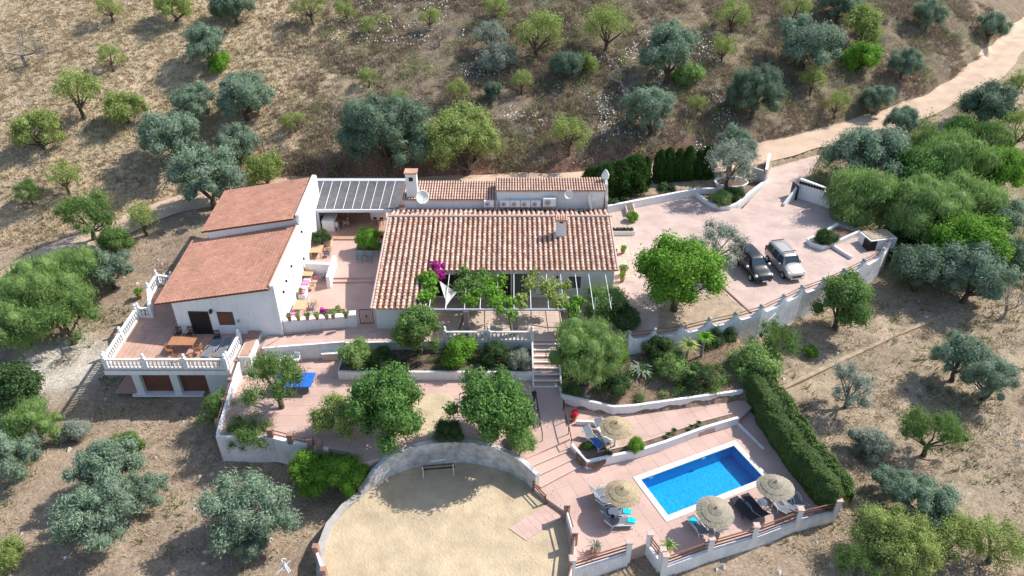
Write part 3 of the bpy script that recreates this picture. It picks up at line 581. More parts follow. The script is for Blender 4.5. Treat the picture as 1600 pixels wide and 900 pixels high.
# door, windows on the shaded front
def opening(parent, x, y, z, w_, h, name='window', m='dark_opening', frame='dark_wood', rz_=0, depth=.06, bars=0):
    f = MB().box(x, y, z, w_+.14, depth, h+.14, rz_).build(name, frame, parent)
    n = Vector((math.sin(rz_), -math.cos(rz_))); MB().box(x+n.x*depth*.55, y+n.y*depth*.55, z, w_, .02, h, rz_).build('pane', m, f)
    for i in range(bars): t = (i+.5)/bars-.5; MB().box(x+n.x*.09+math.cos(rz_)*t*w_, y+n.y*.09+math.sin(rz_)*t*w_, z, .025, .025, h, rz_).build('bar', 'black_metal', f)
    return f
opening(mh, -.55, -1.30, 1.15, .75, 2.1, 'door', 'dark_opening'); opening(mh, .75, -1.30, 1.25, 1.3, 1.9, 'window', 'sling_grey', bars=8)
opening(mh, 5.0, -1.30, 1.5, .8, .9, 'window', 'sling_grey', bars=5); opening(mh, -3.4, -1.30, 1.4, 1.2, 1.3, 'window', 'dark_opening', bars=7)
MB().box(-5.2, -1.33, 1.2, 2.2, .05, 2.0).build('painted_recess_shade', 'dark_opening', mh)  # thin panel on the wall face, recess shade painted as near-black colour
for x in (-2.2, 3.6): MB().box(x, -1.42, 2.0, .14, .2, .26).build('wall_lamp', 'black_metal', mh)
# back wings
bl = thing('rear_wing', 'low rear wing with small pinkish barrel tiles left of the taller rear block', 'building')
z0 = onY(700, 311, 7.35)[2]; t = onPlane(700, 284, z0-.13*7.35, 0, .13)
barrel_roof(bl, -9.55, -1.35, 7.15, z0+.05, t[1], t[2]+.05, pitch=.235, row=.4, red=.0, cream=.05, jit=.005)
slopebox(-9.55, -1.35, 7.2, t[1], z0-.15, z0+.0, t[2], 'roof_board', 'ridge_mortar', bl)
slopebox(-9.4, -1.4, 7.4, t[1]-.1, 0, z0-.05, t[2]-.05, 'wall', parent=bl)
br = thing('rear_block', 'taller rear white block with pale ribbed tile roof and air conditioners on its wall', 'building')
z1 = onY(860, 297.5, 7.3)[2]; t1 = onPlane(860, 278.5, z1-.10*7.3, 0, .10)
slopebox(-1.35, 8.05, 7.35, t1[1]-.1, 0, z1-.04, t1[2]-.04, 'wall', parent=br); slopebox(-1.42, 8.15, 7.2, t1[1], z1-.12, z1, t1[2], 'roof_board', 'ridge_mortar', br)
barrel_roof(br, -1.42, 8.15, 7.15, z1+.04, t1[1], t1[2]+.04, pitch=.235, row=.4, red=.0, cream=.1, jit=.005)
# jagged gable wall at the right end
MB().wall([(8.25, 7.1, z1-.9), (8.25, 8.0, z1+.25), (8.25, 9.0, z1+.5), (8.25, t1[1]-.4, t1[2]+.35), (8.25, t1[1]+.3, t1[2]+.2)], .25, 0).build('gable_wall', 'stone_wall', br)
MB().lathe([(.12, 0), (.3, .1), (.36, .45), (.2, .8), (.05, 1.0)], (8.2, t1[1]-.5, t1[2]+.1), 8, sy=.5).build('finial', 'old_white_plaster', br)
# air conditioners on the rear wall
def ac(label, x, y, z, s=1.0, rz_=0):
    a = thing('air_conditioner', label, 'air conditioner', (x, y, z), rz_, 'air conditioners along the rear wall', s)
    MB().box(0, 0, .3, .85, .34, .58).build('case', 'white_plastic', a, bevel=.02)
    MB().tube((-.12, -.175, .3), (-.12, -.19, .3), .22, n=14).build('fan_grille', 'grey_metal', a); MB().tube((-.12, -.192, .3), (-.12, -.2, .3), .06, n=8).build('hub', 'black_metal', a)
    for s_ in (-.3, .3): MB().box(s_, 0, -.05, .06, .36, .12).build('foot', 'grey_metal', a)
    return a
zz = 3.95
acs = [(764, 'air conditioner alone on the lower rear wing wall, leftmost of the row'), (789, 'air conditioner at the left end of the four on the taller block'), (805, 'second air conditioner from the left on the taller rear block'), (821, 'third air conditioner from the left on the taller rear block'), (837, 'fourth small air conditioner, next to the big one')]
a0 = None
for px, lb in acs:
    x = onY(px, 324, 7.0)[0]
    if a0 is None: a0 = ac(lb, x, 7.0, zz)
    else: again(a0, lb, (x, 7.0, zz))
ac('biggest air conditioner with white top at the right end of the row', onY(858, 322, 7.0)[0], 6.95, zz+.1, 1.3)
def dish(label, x, y, z, r, yaw, pitch, m='dish'):
    d = thing('satellite_dish', label, 'satellite dish', (x, y, z), yaw, 'satellite dishes on the roofs')
    prof = [(r*k/6, .28*r*(k/6)**2) for k in range(7)]
    b = MB(); vs = []; fs = []; n = 18
    for rr, h in prof:
        for i in range(n): t = 2*math.pi*i/n; vs.append(Vector((rr*math.cos(t), rr*math.sin(t), h)))
    Mx = Matrix.Rotation(pitch, 4, 'X'); vs = [Mx @ v for v in vs]; vs2 = [v+Mx @ Vector((0, 0, -.025)) for v in vs]; o = len(vs)
    for j in range(6):
        for i in range(n): a = j*n+i; b_ = j*n+(i+1) % n; fs.append((a, b_, b_+n, a+n)); fs.append((a+o, a+n+o, b_+n+o, b_+o))
    for i in range(n): a = 6*n+i; b_ = 6*n+(i+1) % n; fs.append((a, b_, b_+o, a+o))
    b.add(vs+vs2, fs); b.build('reflector', m, d, smooth=True)
    f = Mx @ Vector((0, 0, .85*r)); e = Mx @ Vector((0, -r*.9, .2*r)); MB().tube(e, f, .02, n=5).build('feed_arm', 'grey_metal', d); MB().box(*f, .08, .08, .08).build('receiver', 'grey_metal', d)
    MB().tube((0, .05, -r*1.0), (0, .05, -.02), .03, n=6).build('mast', 'grey_metal', d)
dish('large round satellite dish beside the tall chimney', *onY(659, 308, 6.7), .62, R_(30), R_(68)); dish('small round satellite dish on the rear block wall', *onY(888, 304, 7.0), .42, R_(15), R_(70)); dish('satellite dish seen edge-on near the right end of the rear wall', *onY(920, 315, 6.9), .65, R_(78), R_(75))
# ================================================================== LEFT HOUSE
lh = thing('side_house', 'white side house with two stepped orange tile roofs and a balcony', 'house')
LA, LB = 7.656, .19
S4 = [onPlane(x, y, LA, LB) for x, y in ((241, 475.5), (419, 452), (461, 352.5), (300, 376))]
N4 = [onPlane(x, y, LA+.75, LB) for x, y in ((314, 362.5), (458, 342), (484, 277.5), (351, 298.5))]
zl = lambda x, a=LA: a+LB*x
def slab(q, th, name, m, parent): b = MB(); b.prism([tuple(p) for p in q], 0, None) if th is None else b.add([tuple(p) for p in q]+[(p[0], p[1], p[2]-th) for p in q], [(0, 1, 2, 3), (7, 6, 5, 4)]+[(i, i+4, (i+1) % 4+4, (i+1) % 4) for i in range(4)]); return b.build(name, m, parent)
slab(S4, .12, 'roof_board', 'brown_shutter', lh); slab(N4, .12, 'roof_board', 'brown_shutter', lh)
flat_roof(lh, *[(p[0], p[1], p[2]+.01) for p in S4], 30, 34); flat_roof(lh, *[(p[0], p[1], p[2]+.01) for p in N4], 28, 28)
yS = (S4[2][1]+S4[3][1])/2; yN0 = (N4[0][1]+N4[1][1])/2; yN1 = (N4[2][1]+N4[3][1])/2
def pblock(poly, z0, a, name='wall', m='white_plaster', off=-.13): return MB().prism([(x, y, zl(x, a)+off) for x, y in poly], z0, None).build(name, m, lh)
pblock([(-17.40, -6.2), (-25.1, -6.0), (-25.1, yS+.2), (-17.7, yS+.2)], -3.2, LA)
xl = (N4[0][0]+N4[3][0])/2+.9
pblock([(-17.7, yN0+.15), (xl, yN0+.15), (xl, yN1-.2), (-18.1, yN1-.2)], -1.5, LA+.75)
# sunlit wall towards the patio, rising a little over the roof edge
ez = [(-17.37, -6.25, S4[1][2]+.12), (-17.62, yS, S4[2][2]+.12), (-17.66, yN0-.1, S4[2][2]+.15), (-17.68, yN0+.1, N4[1][2]+.15), (-18.05, yN1, N4[2][2]+.18), (-18.07, yN1+.4, N4[2][2]-.1)]
MB().wall(ez, .3, -1.6).build('gable_wall', 'white_plaster', lh)
b = MB(); b.path([Vector((p[0]-.17, p[1], p[2]+.03)) for p in ez[:2]], .06); b.build('verge', 'flat_tile', lh)
fy = -6.06
def frontp(px, py): return onY(px, py, fy)
p = frontp(313, 500); opening(lh, p[0], fy, 1.0, 1.35, 2.0, 'door', 'dark_opening', depth=.1); p = frontp(353.5, 497)
f = opening(lh, p[0], fy-.01, p[2], 1.05, 1.05, 'window', 'brown_shutter', depth=.1)
p = frontp(330, 485); MB().box(p[0], fy-.15, p[2], .16, .22, .28).build('wall_lamp', 'black_metal', lh); p = frontp(373, 500); MB().box(p[0], fy-.12, p[2], .16, .16, .2).build('wall_lamp', 'grey_metal', lh)
def eastx(y): return np.interp(y, [-6.25, yS, yN1], [-17.22, -17.47, -17.9])
for px, py, k in ((472, 362, 'l'), (458, 400, 'w'), (466, 393, 'w'), (475, 404, 'l'), (454, 416, 'l'), (451, 428, 'w'), (459, 428, 'w'), (445, 439, 'l'), (440, 456, 'l'), (437, 480, 'w')):
    d = ray(px, py); t = (-17.35)/d[0]; y = CY+d[1]*t; z = CH+d[2]*t; x = eastx(y)
    if k == 'l': MB().box(x+.07, y, z, .13, .09, .2).build('wall_lamp', 'black_metal', lh)
    else: MB().box(x+.03, y, z, .05, .5, .8).build('shutter', 'old_white_plaster', lh)
# balcony and the basement below
bal = MB().prism(BALC, -.42, 0).build('balcony_floor', 'white_plaster', lh); J = pave([BALC], 0, .36, 0, 'terracotta_paving', lh, True, name='floor_tiles', var=.05)
by = -9.35
MB().box(-23.6, by+2.2, -1.75, 7.2, 3.6, 2.7).build('basement_wall', 'white_plaster', lh)
for xm in (-27.35, -24.6): MB().box(xm, by, -1.8, .55, .5, 2.8).build('pier', 'white_plaster', lh)
b = MB().box(-21.15, by-.02, -1.8, 2.2, .5, 2.8).build('basement_wall', 'white_plaster', lh)
for x in (-25.97, -23.3): MB().box(x, by+.15, -1.85, 2.2, .1, 2.2).build('shutter', 'brown_shutter', lh)
MB().box(-25.4, by-.05, -2.98, 5.2, .7, .16).build('plinth', 'white_plaster', lh); MB().box(-28.6, by+.9, -2.9, 1.6, 2.2, .05).build('basement_floor', 'terracotta_paving', lh)
# ------------------------------------------------------------------ balustrades
BALU = MB().lathe([(.075, 0), (.075, .05), (.04, .08), (.085, .22), (.095, .3), (.045, .5), (.04, .58), (.075, .62), (.075, .68)], n=8).mesh('baluster', True); BALU.materials.append(M['white_plaster'])
POST = MB().box(0, 0, .5, .24, .24, 1.0).lathe([(.05, 1.0), (.14, 1.03), (.06, 1.08), (.12, 1.16), (.13, 1.24), (.07, 1.34), (.01, 1.38)], n=8).mesh('post'); POST.materials.append(M['white_plaster'])
def balustrade(label, pts, z=0.0, gap=.27, posts=None):
    t = thing('balustrade', label, 'balustrade', (pts[0][0], pts[0][1], z)); ox, oy = pts[0]; q = [Vector((x-ox, y-oy)) for x, y in pts]
    for i, a in enumerate(q):
        link('post', POST, None, t, (a.x, a.y, 0))
        if i == len(q)-1: break
        b_ = q[i+1]; d = b_-a; L = d.length; an = math.atan2(d.y, d.x); c = (a+b_)/2
        MB().box(c.x, c.y, .84, L-.24, .2, .10, an).build('top_rail', 'white_plaster', t); MB().box(c.x, c.y, .06, L-.24, .2, .12, an).build('bottom_rail', 'white_plaster', t)
        n = max(1, int((L-.3)/gap))
        for k in range(n): e = a+d*((k+.5)/n*(L-.3)/L+.15/L); link('baluster', BALU, None, t, (e.x, e.y, .12))
    return t
balustrade('white balustrade along the front edge of the balcony', [(-28.75, -10.15), (-25.95, -10.15), (-23.1, -10.15), (-20.25, -10.15)])
balustrade('short balustrade at the right end of the balcony beside the brick planter', [(-20.2, -9.85), (-20.15, -7.3)])
balustrade('white balustrade along the left edge of the balcony', [(-28.85, -9.85), (-29.0, -7.0), (-29.1, -4.1)])
balustrade('short jog of balustrade behind the left corner of the balcony', [(-28.95, -3.95), (-28.05, -3.95)])
balustrade('narrow balustrade running back beside the tiled roof', [(-28.2, -3.6), (-29.3, -1.2), (-29.4, .7), (-28.0, .4)], z=.05)
balustrade('white balustrade on the pergola terrace above the raised planter', [(-5.0, -6.95), (-1.75, -6.95), (1.5, -6.95)])
# brick planter and steps beside the balcony
bp_ = thing('brick_planter', 'tall clay planter box between balcony and path', 'planter'); MB().box(-19.35, -7.6, -.6, .9, 3.0, 1.6).build('wall', 'white_plaster', bp_); MB().box(-19.35, -7.6, .22, .7, 2.8, .06).build('soil', 'terracotta_paving', bp_); MB().box(-19.35, -6.5, .3, .9, .9, .12).build('rim', 'brick_cap', bp_)
sl_ = thing('sloping_parapet', 'long white sloping parapet with clay posts going down from the balcony', 'wall')
MB().wall([(-19.75, -7.9, .1), (-19.72, -10.5, -.35), (-19.6, -13.0, -.75), (-19.45, -15.4, -1.1)], .16, -4.2).build('wall', 'white_plaster', sl_)
for k in range(4):
    y = -9.2-k*1.75; MB().box(-19.92+.06*k, y, -.35-.28*k, .26, .26, .8).build('post', 'brick_cap', sl_)
    if k < 3: MB().tube((-19.92+.06*k, y, -.08-.28*k), (-19.86+.06*k, y-1.75, -.36-.28*k), .035).build('rail', 'brown_rail', sl_)
# ================================================================== PATIO
par = thing('patio_parapet', 'white parapet wall closing the front of the patio', 'wall')
MB().wall([(-17.25, -5.75, 1.0), (-14.6, -5.25, 1.0), (-12.1, -4.95, 1.0)], .5, -.3).build('wall', 'white_plaster', par); MB().box(-12.15, -4.97, .55, .5, .6, 1.2, R_(8)).build('pillar', 'white_plaster', par)
dv = thing('patio_divider', 'white dividing wall between two seating corners on the patio', 'wall')
MB().wall([(-17.3, 1.9, 1.35), (-15.15, 1.75, 1.35)], .3, .0).build('wall', 'white_plaster', dv); MB().wall([(-15.1, 3.1, 1.3), (-15.1, .1, 1.1)], .28, 0).build('wall', 'white_plaster', dv)
gt = thing('iron_gate', 'black wrought iron gate at the patio entrance', 'gate', (-11.65, -4.85, .0), R_(2))
MB().path([(0, 0, .08), (0, 0, 1.35), (1.0, 0, 1.35), (1.0, 0, .08), (0, 0, .08)], .03).build('frame', 'black_metal', gt)
for k in range(8): MB().tube((.11*(k+1), 0, .08), (.11*(k+1), 0, 1.35), .012, n=4).build('bar', 'black_metal', gt)
MB().lathe([(.01, -.1), (.1, 0), (.01, .1)], (.5, 0, .72), 8).build('rosette', 'black_metal', gt)
# shade canopy
fb = onY(485, 331, 8.6); cn = thing('shade_canopy', 'large grey corrugated canopy with white battens over the rear patio', 'canopy')
ya, za = 9.0, onY(480, 328, 9.0)[2]; zb_ = za+.5; 
bp2 = onPlane(560, 283.5, za-.09*ya, 0, .09); yb, zb_ = bp2[1], bp2[2]
xa0, xa1 = onY(479, 328, ya)[0], onY(621, 328, ya)[0]; xb0, xb1 = onY(492, 283, yb)[0], onY(632, 283, yb)[0]
for i in range(10):
    f0, f1 = i/10, (i+1)/10; q = [(xa0+(xa1-xa0)*f0, ya), (xa0+(xa1-xa0)*f1, ya), (xb0+(xb1-xb0)*f1, yb), (xb0+(xb1-xb0)*f0, yb)]
    V = []; Fc = []; m_ = 24
    for k in range(m_+1):
        t = k/m_; y = ya+(yb-ya)*t; z = za+(zb_-za)*t+(.03 if k % 2 else 0)
        V += [(q[0][0]+(q[3][0]-q[0][0])*t, y, z), (q[1][0]+(q[2][0]-q[1][0])*t, y, z)]
    for k in range(m_): Fc.append((2*k, 2*k+1, 2*k+3, 2*k+2))
    b = MB(); b.add(V, Fc); b.add([(v[0], v[1], v[2]-.06) for v in V], [f[::-1] for f in Fc]); b.build('panel', 'canopy_sheet', cn)
    if i: MB().tube((q[0][0], ya, za+.07), (q[3][0], yb, zb_+.07), .032, n=4).build('batten', 'white_metal', cn)
MB().box((xa0+xa1)/2, ya-.08, za-.05, xa1-xa0+.2, .14, .26).build('front_beam', 'white_metal', cn); MB().box((xb0+xb1)/2, yb+.1, zb_-.02, xb1-xb0+.3, .4, .35).build('rear_wall_top', 'white_plaster', cn)
for x in (-17.7, -10.2): MB().box(x, ya, za/2, .2, .2, za-.2).build('post', 'white_metal', cn)
rw = wall_thing('rear_patio_wall', 'white rear wall of the patio under the canopy', [(-18.1, yb+.15, zb_-.2), (-9.2, yb+.15, zb_-.2)], .25, 0, 'white_plaster')
wall_thing('patio_side_block', 'white block at the left under the canopy', [(-17.4, 9.6, 1.5), (-16.3, 9.6, 1.5)], 1.6, 0, 'white_plaster')
# ================================================================== DRIVEWAY WALLS AND GATES
# scalloped retaining wall: peaks at the posts, dips between
WP = [(1018.7, 510), (1062, 504.7), (1105, 494), (1146, 485.5), (1186, 474), (1221, 458), (1249.6, 444), (1283.6, 432), (1315, 418), (1346, 403), (1376, 386)]
sw = thing('scalloped_wall', 'long white scalloped retaining wall with post caps along the driveway edge', 'wall')
wp = [Vector(P(x, y, 1.0)[:2]) for x, y in WP]; wp = [wp[0]+(wp[0]-wp[1])*.9]+wp+[wp[-1]+Vector((1.3, 1.6))]; wp = [p_+Vector((.14, -.30)) for p_ in wp]
line = []
for i in range(len(wp)-1):
    for k in range(10):
        t = k/10; p_ = wp[i].lerp(wp[i+1], t); dip = 1-abs(2*t-1)**1.5 if True else 0
        h = 1.0-.78*min(1, (1-abs(2*t-1))*2.0)**.6; line.append((p_.x, p_.y, h))
line.append((wp[-1].x, wp[-1].y, .92)); MB().wall(line, .26, lambda p_: -3.6).build('wall', 'old_white_plaster', sw)
for i, p_ in enumerate(wp): MB().lathe([(.16, .9), (.19, .93), (.19, 1.02), (.12, 1.1), (.02, 1.14)], (p_.x, p_.y, 0), 8).build('post_cap', 'grey_render', sw)
for i in range(len(wp)-1):
    for h in (.5, .78):
        d = (wp[i+1]-wp[i]); q = Vector((-d.y, d.x)).normalized()*.14; MB().tube((wp[i].x+q.x, wp[i].y+q.y, h), (wp[i+1].x+q.x, wp[i+1].y+q.y, h), .04, n=5).build('rail', 'brown_rail', sw)
MB().tube((*P(1197, 505, -.3)[:2], -.3), (*P(1212, 489, .2)[:2], .2), .05, n=6).build('drain_pipe', 'white_plastic', sw)
# north wall of the driveway, cypress bed
wall_thing('driveway_wall', 'long low white wall between the driveway and the cypress trees', [P(948, 332, .0)[:2]+(.75,), P(1020, 318, 0)[:2]+(.75,), P(1086, 305, 0)[:2]+(.75,), P(1130, 303, 0)[:2]+(.7,)], .28, -.5, 'white_plaster')
bd = thing('rounded_bed', 'white rounded bed wall with shrubs in front of the boat shaped planter', 'planter')
MB().wall([P(x, y, .3)[:2]+(.38,) for x, y in ((1088, 302), (1100, 311), (1112, 318), (1126, 323), (1140, 323), (1152, 318), (1165, 307), (1180, 295), (1196, 283))], .3, -.5).build('wall', 'white_plaster', bd)
MB().prism([P(x, y, .3)[:2] for x, y in ((1088, 302), (1100, 311), (1112, 318), (1126, 323), (1140, 323), (1152, 318), (1165, 307), (1180, 295), (1196, 283), (1196, 262), (1110, 280))], -.4, .12).build('soil', 'garden_soil', bd)
bt = thing('boat_planter', 'white boat shaped raised planter holding an old olive tree', 'planter', P(1140, 297, .1))
V = []; n = 20
b = MB(); b.lathe([(.9, 0), (1.25, .25), (1.45, .85), (1.55, 1.0), (1.42, 1.02), (1.3, .86), (.1, .84)], n=20, sx=1.12, sy=.8); b.build('bowl', 'white_plaster', bt)
MB().lathe([(1.3, .86), (.7, .98), (.05, 1.05)], n=16, sx=1.1, sy=.78).build('soil', 'garden_soil', bt)
sp = thing('bed_soil', 'dark soil strip under the cypress row behind the long white wall', 'flower bed'); MB().prism([P(x, y, .2)[:2] for x, y in ((948, 330), (1086, 303), (1130, 300), (1110, 280), (1020, 290), (950, 303))], -.5, .18).build('soil', 'garden_soil', sp)
gp = thing('left_gate_wall', 'small white gate wall with slatted panel left of the entrance', 'gate')
a, c = Vector(P(1172, 283, 0)[:2]), Vector(P(1193, 288, 0)[:2]); MB().wall([(a.x, a.y, 1.6), (c.x, c.y, 1.5)], .25, -.3).build('wall', 'grey_render', gp); e = Vector(P(1198, 262, 0)[:2]); MB().wall([(c.x, c.y, 1.7), (e.x, e.y, 1.7)], .28, -.3).build('wall', 'white_plaster', gp)
for k in range(2): MB().box(a.x+.4+k*.9, a.y-.2, .9, .25, .2, .18).build('nest_box', 'white_plastic', gp)
rg = thing('right_gate_wall', 'white entrance wall with a dark patterned band along its top', 'gate')
q0, q1, q2 = [Vector(P(x, y, 0)[:2]) for x, y in ((1244, 308), (1283, 320), (1304, 330))]
MB().wall([(q0.x, q0.y, 2.1), (q1.x, q1.y, 1.9)], .3, -.4).build('wall', 'white_plaster', rg); MB().wall([(q1.x+.02, q1.y, 1.5), (q2.x, q2.y, 1.4)], .26, -.6).build('wall', 'white_plaster', rg)
d = (q1-q0); dn = d.normalized(); nn = Vector((dn.y, -dn.x))
for k in range(9): p_ = q0+d*((k+.5)/9)+nn*.155; MB().box(p_.x, p_.y, 1.72, .26, .04, .3, math.atan2(d.y, d.x), 0, .35).build('cut_out', 'dark_opening', rg)
d = (q2-q1)
for k in range(3):
    for z in (.85, 1.15): p_ = q1+d*((k+.6)/3.2)+nn*.14; MB().box(p_.x, p_.y, z, .22, .04, .22, math.atan2(d.y, d.x)).build('cut_out', 'grey_metal', rg)
MB().wall([(q0.x, q0.y, 1.5), (P(1224, 322, 0)[0], P(1224, 322, 0)[1], .25)], .22, -.3).build('buttress', 'white_plaster', rg); MB().box(q0.x-.35, q0.y-.1, .75, .06, 1.3, 1.5, R_(10)).build('gate_leaf', 'black_metal', rg)
# small white shed and triangular planter at the right of the driveway
tp = thing('triangular_planter', 'white kerbed triangular bed with dark shrub beside the small white shed', 'planter')
MB().wall([P(x, y, .2)[:2]+(.4,) for x, y in ((1308, 352), (1285, 365), (1262, 376), (1268, 382), (1284, 387), (1298, 383), (1343, 363))], .22, -.4).build('wall', 'white_plaster', tp)
MB().prism([P(x, y, .2)[:2] for x, y in ((1308, 352), (1262, 376), (1284, 387), (1298, 383), (1343, 363))], -.3, .15).build('soil', 'garden_soil', tp)
wall_thing('low_kerb', 'low white kerb between the parking area and the small shed yard', [P(1297, 385, 0)[:2]+(.3,), P(1330, 405, 0)[:2]+(.3,)], .2, -.3, 'white_plaster')
sh = thing('small_shed', 'small white shed with a dark doorway at the right end of the driveway', 'shed'); p_ = P(1372, 386, 0)
MB().box(p_[0], p_[1]+.5, .45, 2.6, 1.7, 1.0, R_(12)).build('wall', 'white_plaster', sh); MB().box(p_[0], p_[1]+.6, .97, 2.3, 1.5, .06, R_(12)).build('roof', 'tan_soil', sh); MB().box(p_[0]-1.25, p_[1]-.3, .45, .1, .9, .9, R_(12)).build('doorway', 'dark_opening', sh); MB().box(p_[0]-.85, p_[1]-.55, .45, .7, .1, .9, R_(12)).build('doorway', 'dark_opening', sh)
# planting strip inside the scalloped wall
dbed = thing('driveway_bed', 'triangle of bare brown soil between the round tree and the dark car', 'flower bed'); MB().prism([P(x, y, 0)[:2] for x, y in ((1128, 452), (1145, 470), (1172, 488), (1146, 497), (1105, 506), (1062, 516), (1030, 514), (1030, 480))], -.2, .03).build('soil', 'tan_soil', dbed)
MB().wall([P(1126, 446, 0)[:2]+(.09,), P(1150, 468, 0)[:2]+(.09,), P(1174, 490, 0)[:2]+(.09,)], .12, -.1).build('kerb', 'brick_cap', dbed)
# ================================================================== CARS
def car(label, px, py, heading, body, kind):
    c = thing('parked_car', label, 'car', P(px, py, .012), heading, 'cars parked side by side on the driveway')
    van = kind == 'van'; Wd = 1.72; Ln = 4.25
    # stations along x (rear -> front): x, half width low, z sill, belt z, roof z, roof half width
    if van: st = [(-2.1, .78, .42, .95, 1.55, .60), (-2.02, .84, .30, 1.0, 1.74, .62), (-1.2, .86, .26, 1.02, 1.80, .64), (-.2, .86, .26, 1.03, 1.80, .64), (.55, .86, .26, 1.02, 1.72, .62), (.82, .86, .26, 1.0, 1.40, .62), (1.22, .85, .28, .99, 1.02, .66), (1.75, .82, .30, .86, .90, .60), (2.02, .74, .32, .72, .76, .52), (2.12, .62, .36, .56, .60, .45)]
    else: st = [(-2.1, .78, .42, .95, 1.50, .58), (-2.0, .84, .30, .98, 1.68, .60), (-1.1, .86, .26, 1.0, 1.73, .62), (-.2, .86, .26, 1.0, 1.72, .62), (.35, .86, .26, .99, 1.62, .60), (.65, .86, .26, .97, 1.32, .60), (1.1, .86, .28, .95, .99, .66), (1.72, .84, .30, .88, .92, .62), (2.02, .76, .32, .72, .77, .55), (2.12, .64, .36, .55, .60, .46)]
    b = MB(); V = []; Fc = []
    for x, w, z0, zb, zr, rw in st: V += [(x, -w+.06, z0), (x, -w, z0+.15), (x, -w-.02, (z0+zb)/2), (x, -w+.03, zb), (x, -rw, zr-.05), (x, -rw+.12, zr), (x, rw-.12, zr), (x, rw, zr-.05), (x, w-.03, zb), (x, w+.02, (z0+zb)/2), (x, w, z0+.15), (x, w-.06, z0)]
    m_ = 12
    for i in range(len(st)-1):
        for k in range(m_): a = i*m_+k; e = i*m_+(k+1) % m_; Fc.append((a, e, e+m_, a+m_))
    Fc.append(tuple(range(m_-1, -1, -1))); Fc.append(tuple(range((len(st)-1)*m_, len(st)*m_))); b.add(V, Fc); bo = b.build('body', body, c, smooth=True, bevel=0); 
    es = bo.modifiers.new('e', 'SUBSURF'); es.levels = 1; es.render_levels = 2
    def lerp(i, t): return [st[i][k]*(1-t)+st[i+1][k]*t for k in range(6)]
    # glass panels set just proud of the body
    i = 4; A = st[4]; Bq = st[6] if True else 0
    wz = [(A[0]+.05, A[5]-.07, A[4]+.01), (Bq[0]-.08, Bq[1]-.20, Bq[3]+.06)]
    g = MB(); g.add([(wz[0][0]+.02, -wz[0][1], wz[0][2]-.06), (wz[0][0]+.02, wz[0][1], wz[0][2]-.06), (wz[1][0]+.02, wz[1][1], wz[1][2]), (wz[1][0]+.02, -wz[1][1], wz[1][2])], [(0, 3, 2, 1)]); g.add([(wz[0][0]-.02, -wz[0][1], wz[0][2]-.10), (wz[0][0]-.02, wz[0][1], wz[0][2]-.10), (wz[1][0]-.04, wz[1][1], wz[1][2]-.04), (wz[1][0]-.04, -wz[1][1], wz[1][2]-.04)], [(0, 1, 2, 3)]); g.build('windscreen', 'car_glass', c)
    for s_ in (-1, 1):
        for x0, x1, xr0, xr1 in ((-1.85, -1.0, -1.8, -1.0), (-.92, -.1, -.92, -.1), (-.02, .72 if not van else .85, -.02, .38 if not van else .58)):
            y0 = s_*(.855); y1 = s_*(.665); zt = 1.60 if van else 1.54; zb2 = 1.04
            g = MB(); g.add([(x0, y0, zb2), (x1, y0, zb2), (xr1, y1, zt), (xr0, y1, zt)], [(0, 1, 2, 3) if s_ < 0 else (3, 2, 1, 0)]); g.add([(x0, y0-s_*.03, zb2), (x1, y0-s_*.03, zb2), (xr1, y1-s_*.03, zt), (xr0, y1-s_*.03, zt)], [(3, 2, 1, 0) if s_ < 0 else (0, 1, 2, 3)]); g.build('side_window', 'car_glass', c)
        for wx in (-1.32, 1.30):
            w_ = MB().tube((wx, s_*.66, .32), (wx, s_*.90, .32), .32, n=20).build('wheel', 'rubber', c); MB().lathe([(.2, -.01), (.2, .02), (.08, .03)], n=12).build('rim', 'grey_metal', w_); r_ = w_.children[0]; r_.location = (wx, s_*.905, .32); r_.rotation_euler = (R_(-90*s_), 0, 0)
        MB().lathe([(.02, -.1), (.11, -.04), (.13, .04), (.09, .1), (.01, .13)], (0, 0, 0), 8).build('mirror', body if van else 'white_plastic', c, loc=(.72, s_*.99, 1.05))
        h = MB().add([(2.0, s_*.5, .66), (1.62, s_*.80, .88), (1.60, s_*.86, .70), (1.98, s_*.74, .52)], [(0, 1, 2, 3)] if s_ > 0 else [(3, 2, 1, 0)]); h2 = MB(); h2.lathe([(.02, -.12), (.14, -.06), (.16, .03), (.1, .1), (.01, .13)], n=8, sx=1.2, sy=.9); h2.build('headlight', 'lamp_glass', c, loc=(1.80, s_*.68, .74))
        MB().box(-2.06, s_*.74, 1.0, .08, .14, .5).build('tail_light', 'red_flower', c)
        if van: MB().tube((-1.8, s_*.56, 1.86), (.3, s_*.56, 1.85), .025, n=5).build('roof_rail', 'grey_metal', c)
    if van:
        for x in (-1.75, .2): MB().box(x, 0, 1.87, .08, 1.2, .04).build('roof_bar', 'black_metal', c)
    MB().box(2.12, 0, .38, .12, 1.2, .16).build('bumper', body if van else 'car_trim', c, bevel=.03); MB().box(2.14, 0, .56, .06, .8, .1).build('grille', 'car_trim', c); MB().box(2.2, 0, .40, .02, .5, .11).build('number_plate', 'plate', c)
    return c
cv = Vector(P(1229, 443, 0))-Vector(P(1189, 397, 0)); hd = math.atan2(cv.y, cv.x)+R_(2)
car('silver beige van-like car with pale roof parked right of the dark car', 1224, 420, hd, 'car_silver', 'van')
car('black estate car with white mirrors parked beside the feathery olive', 1175, 424, hd, 'car_dark', 'mpv')
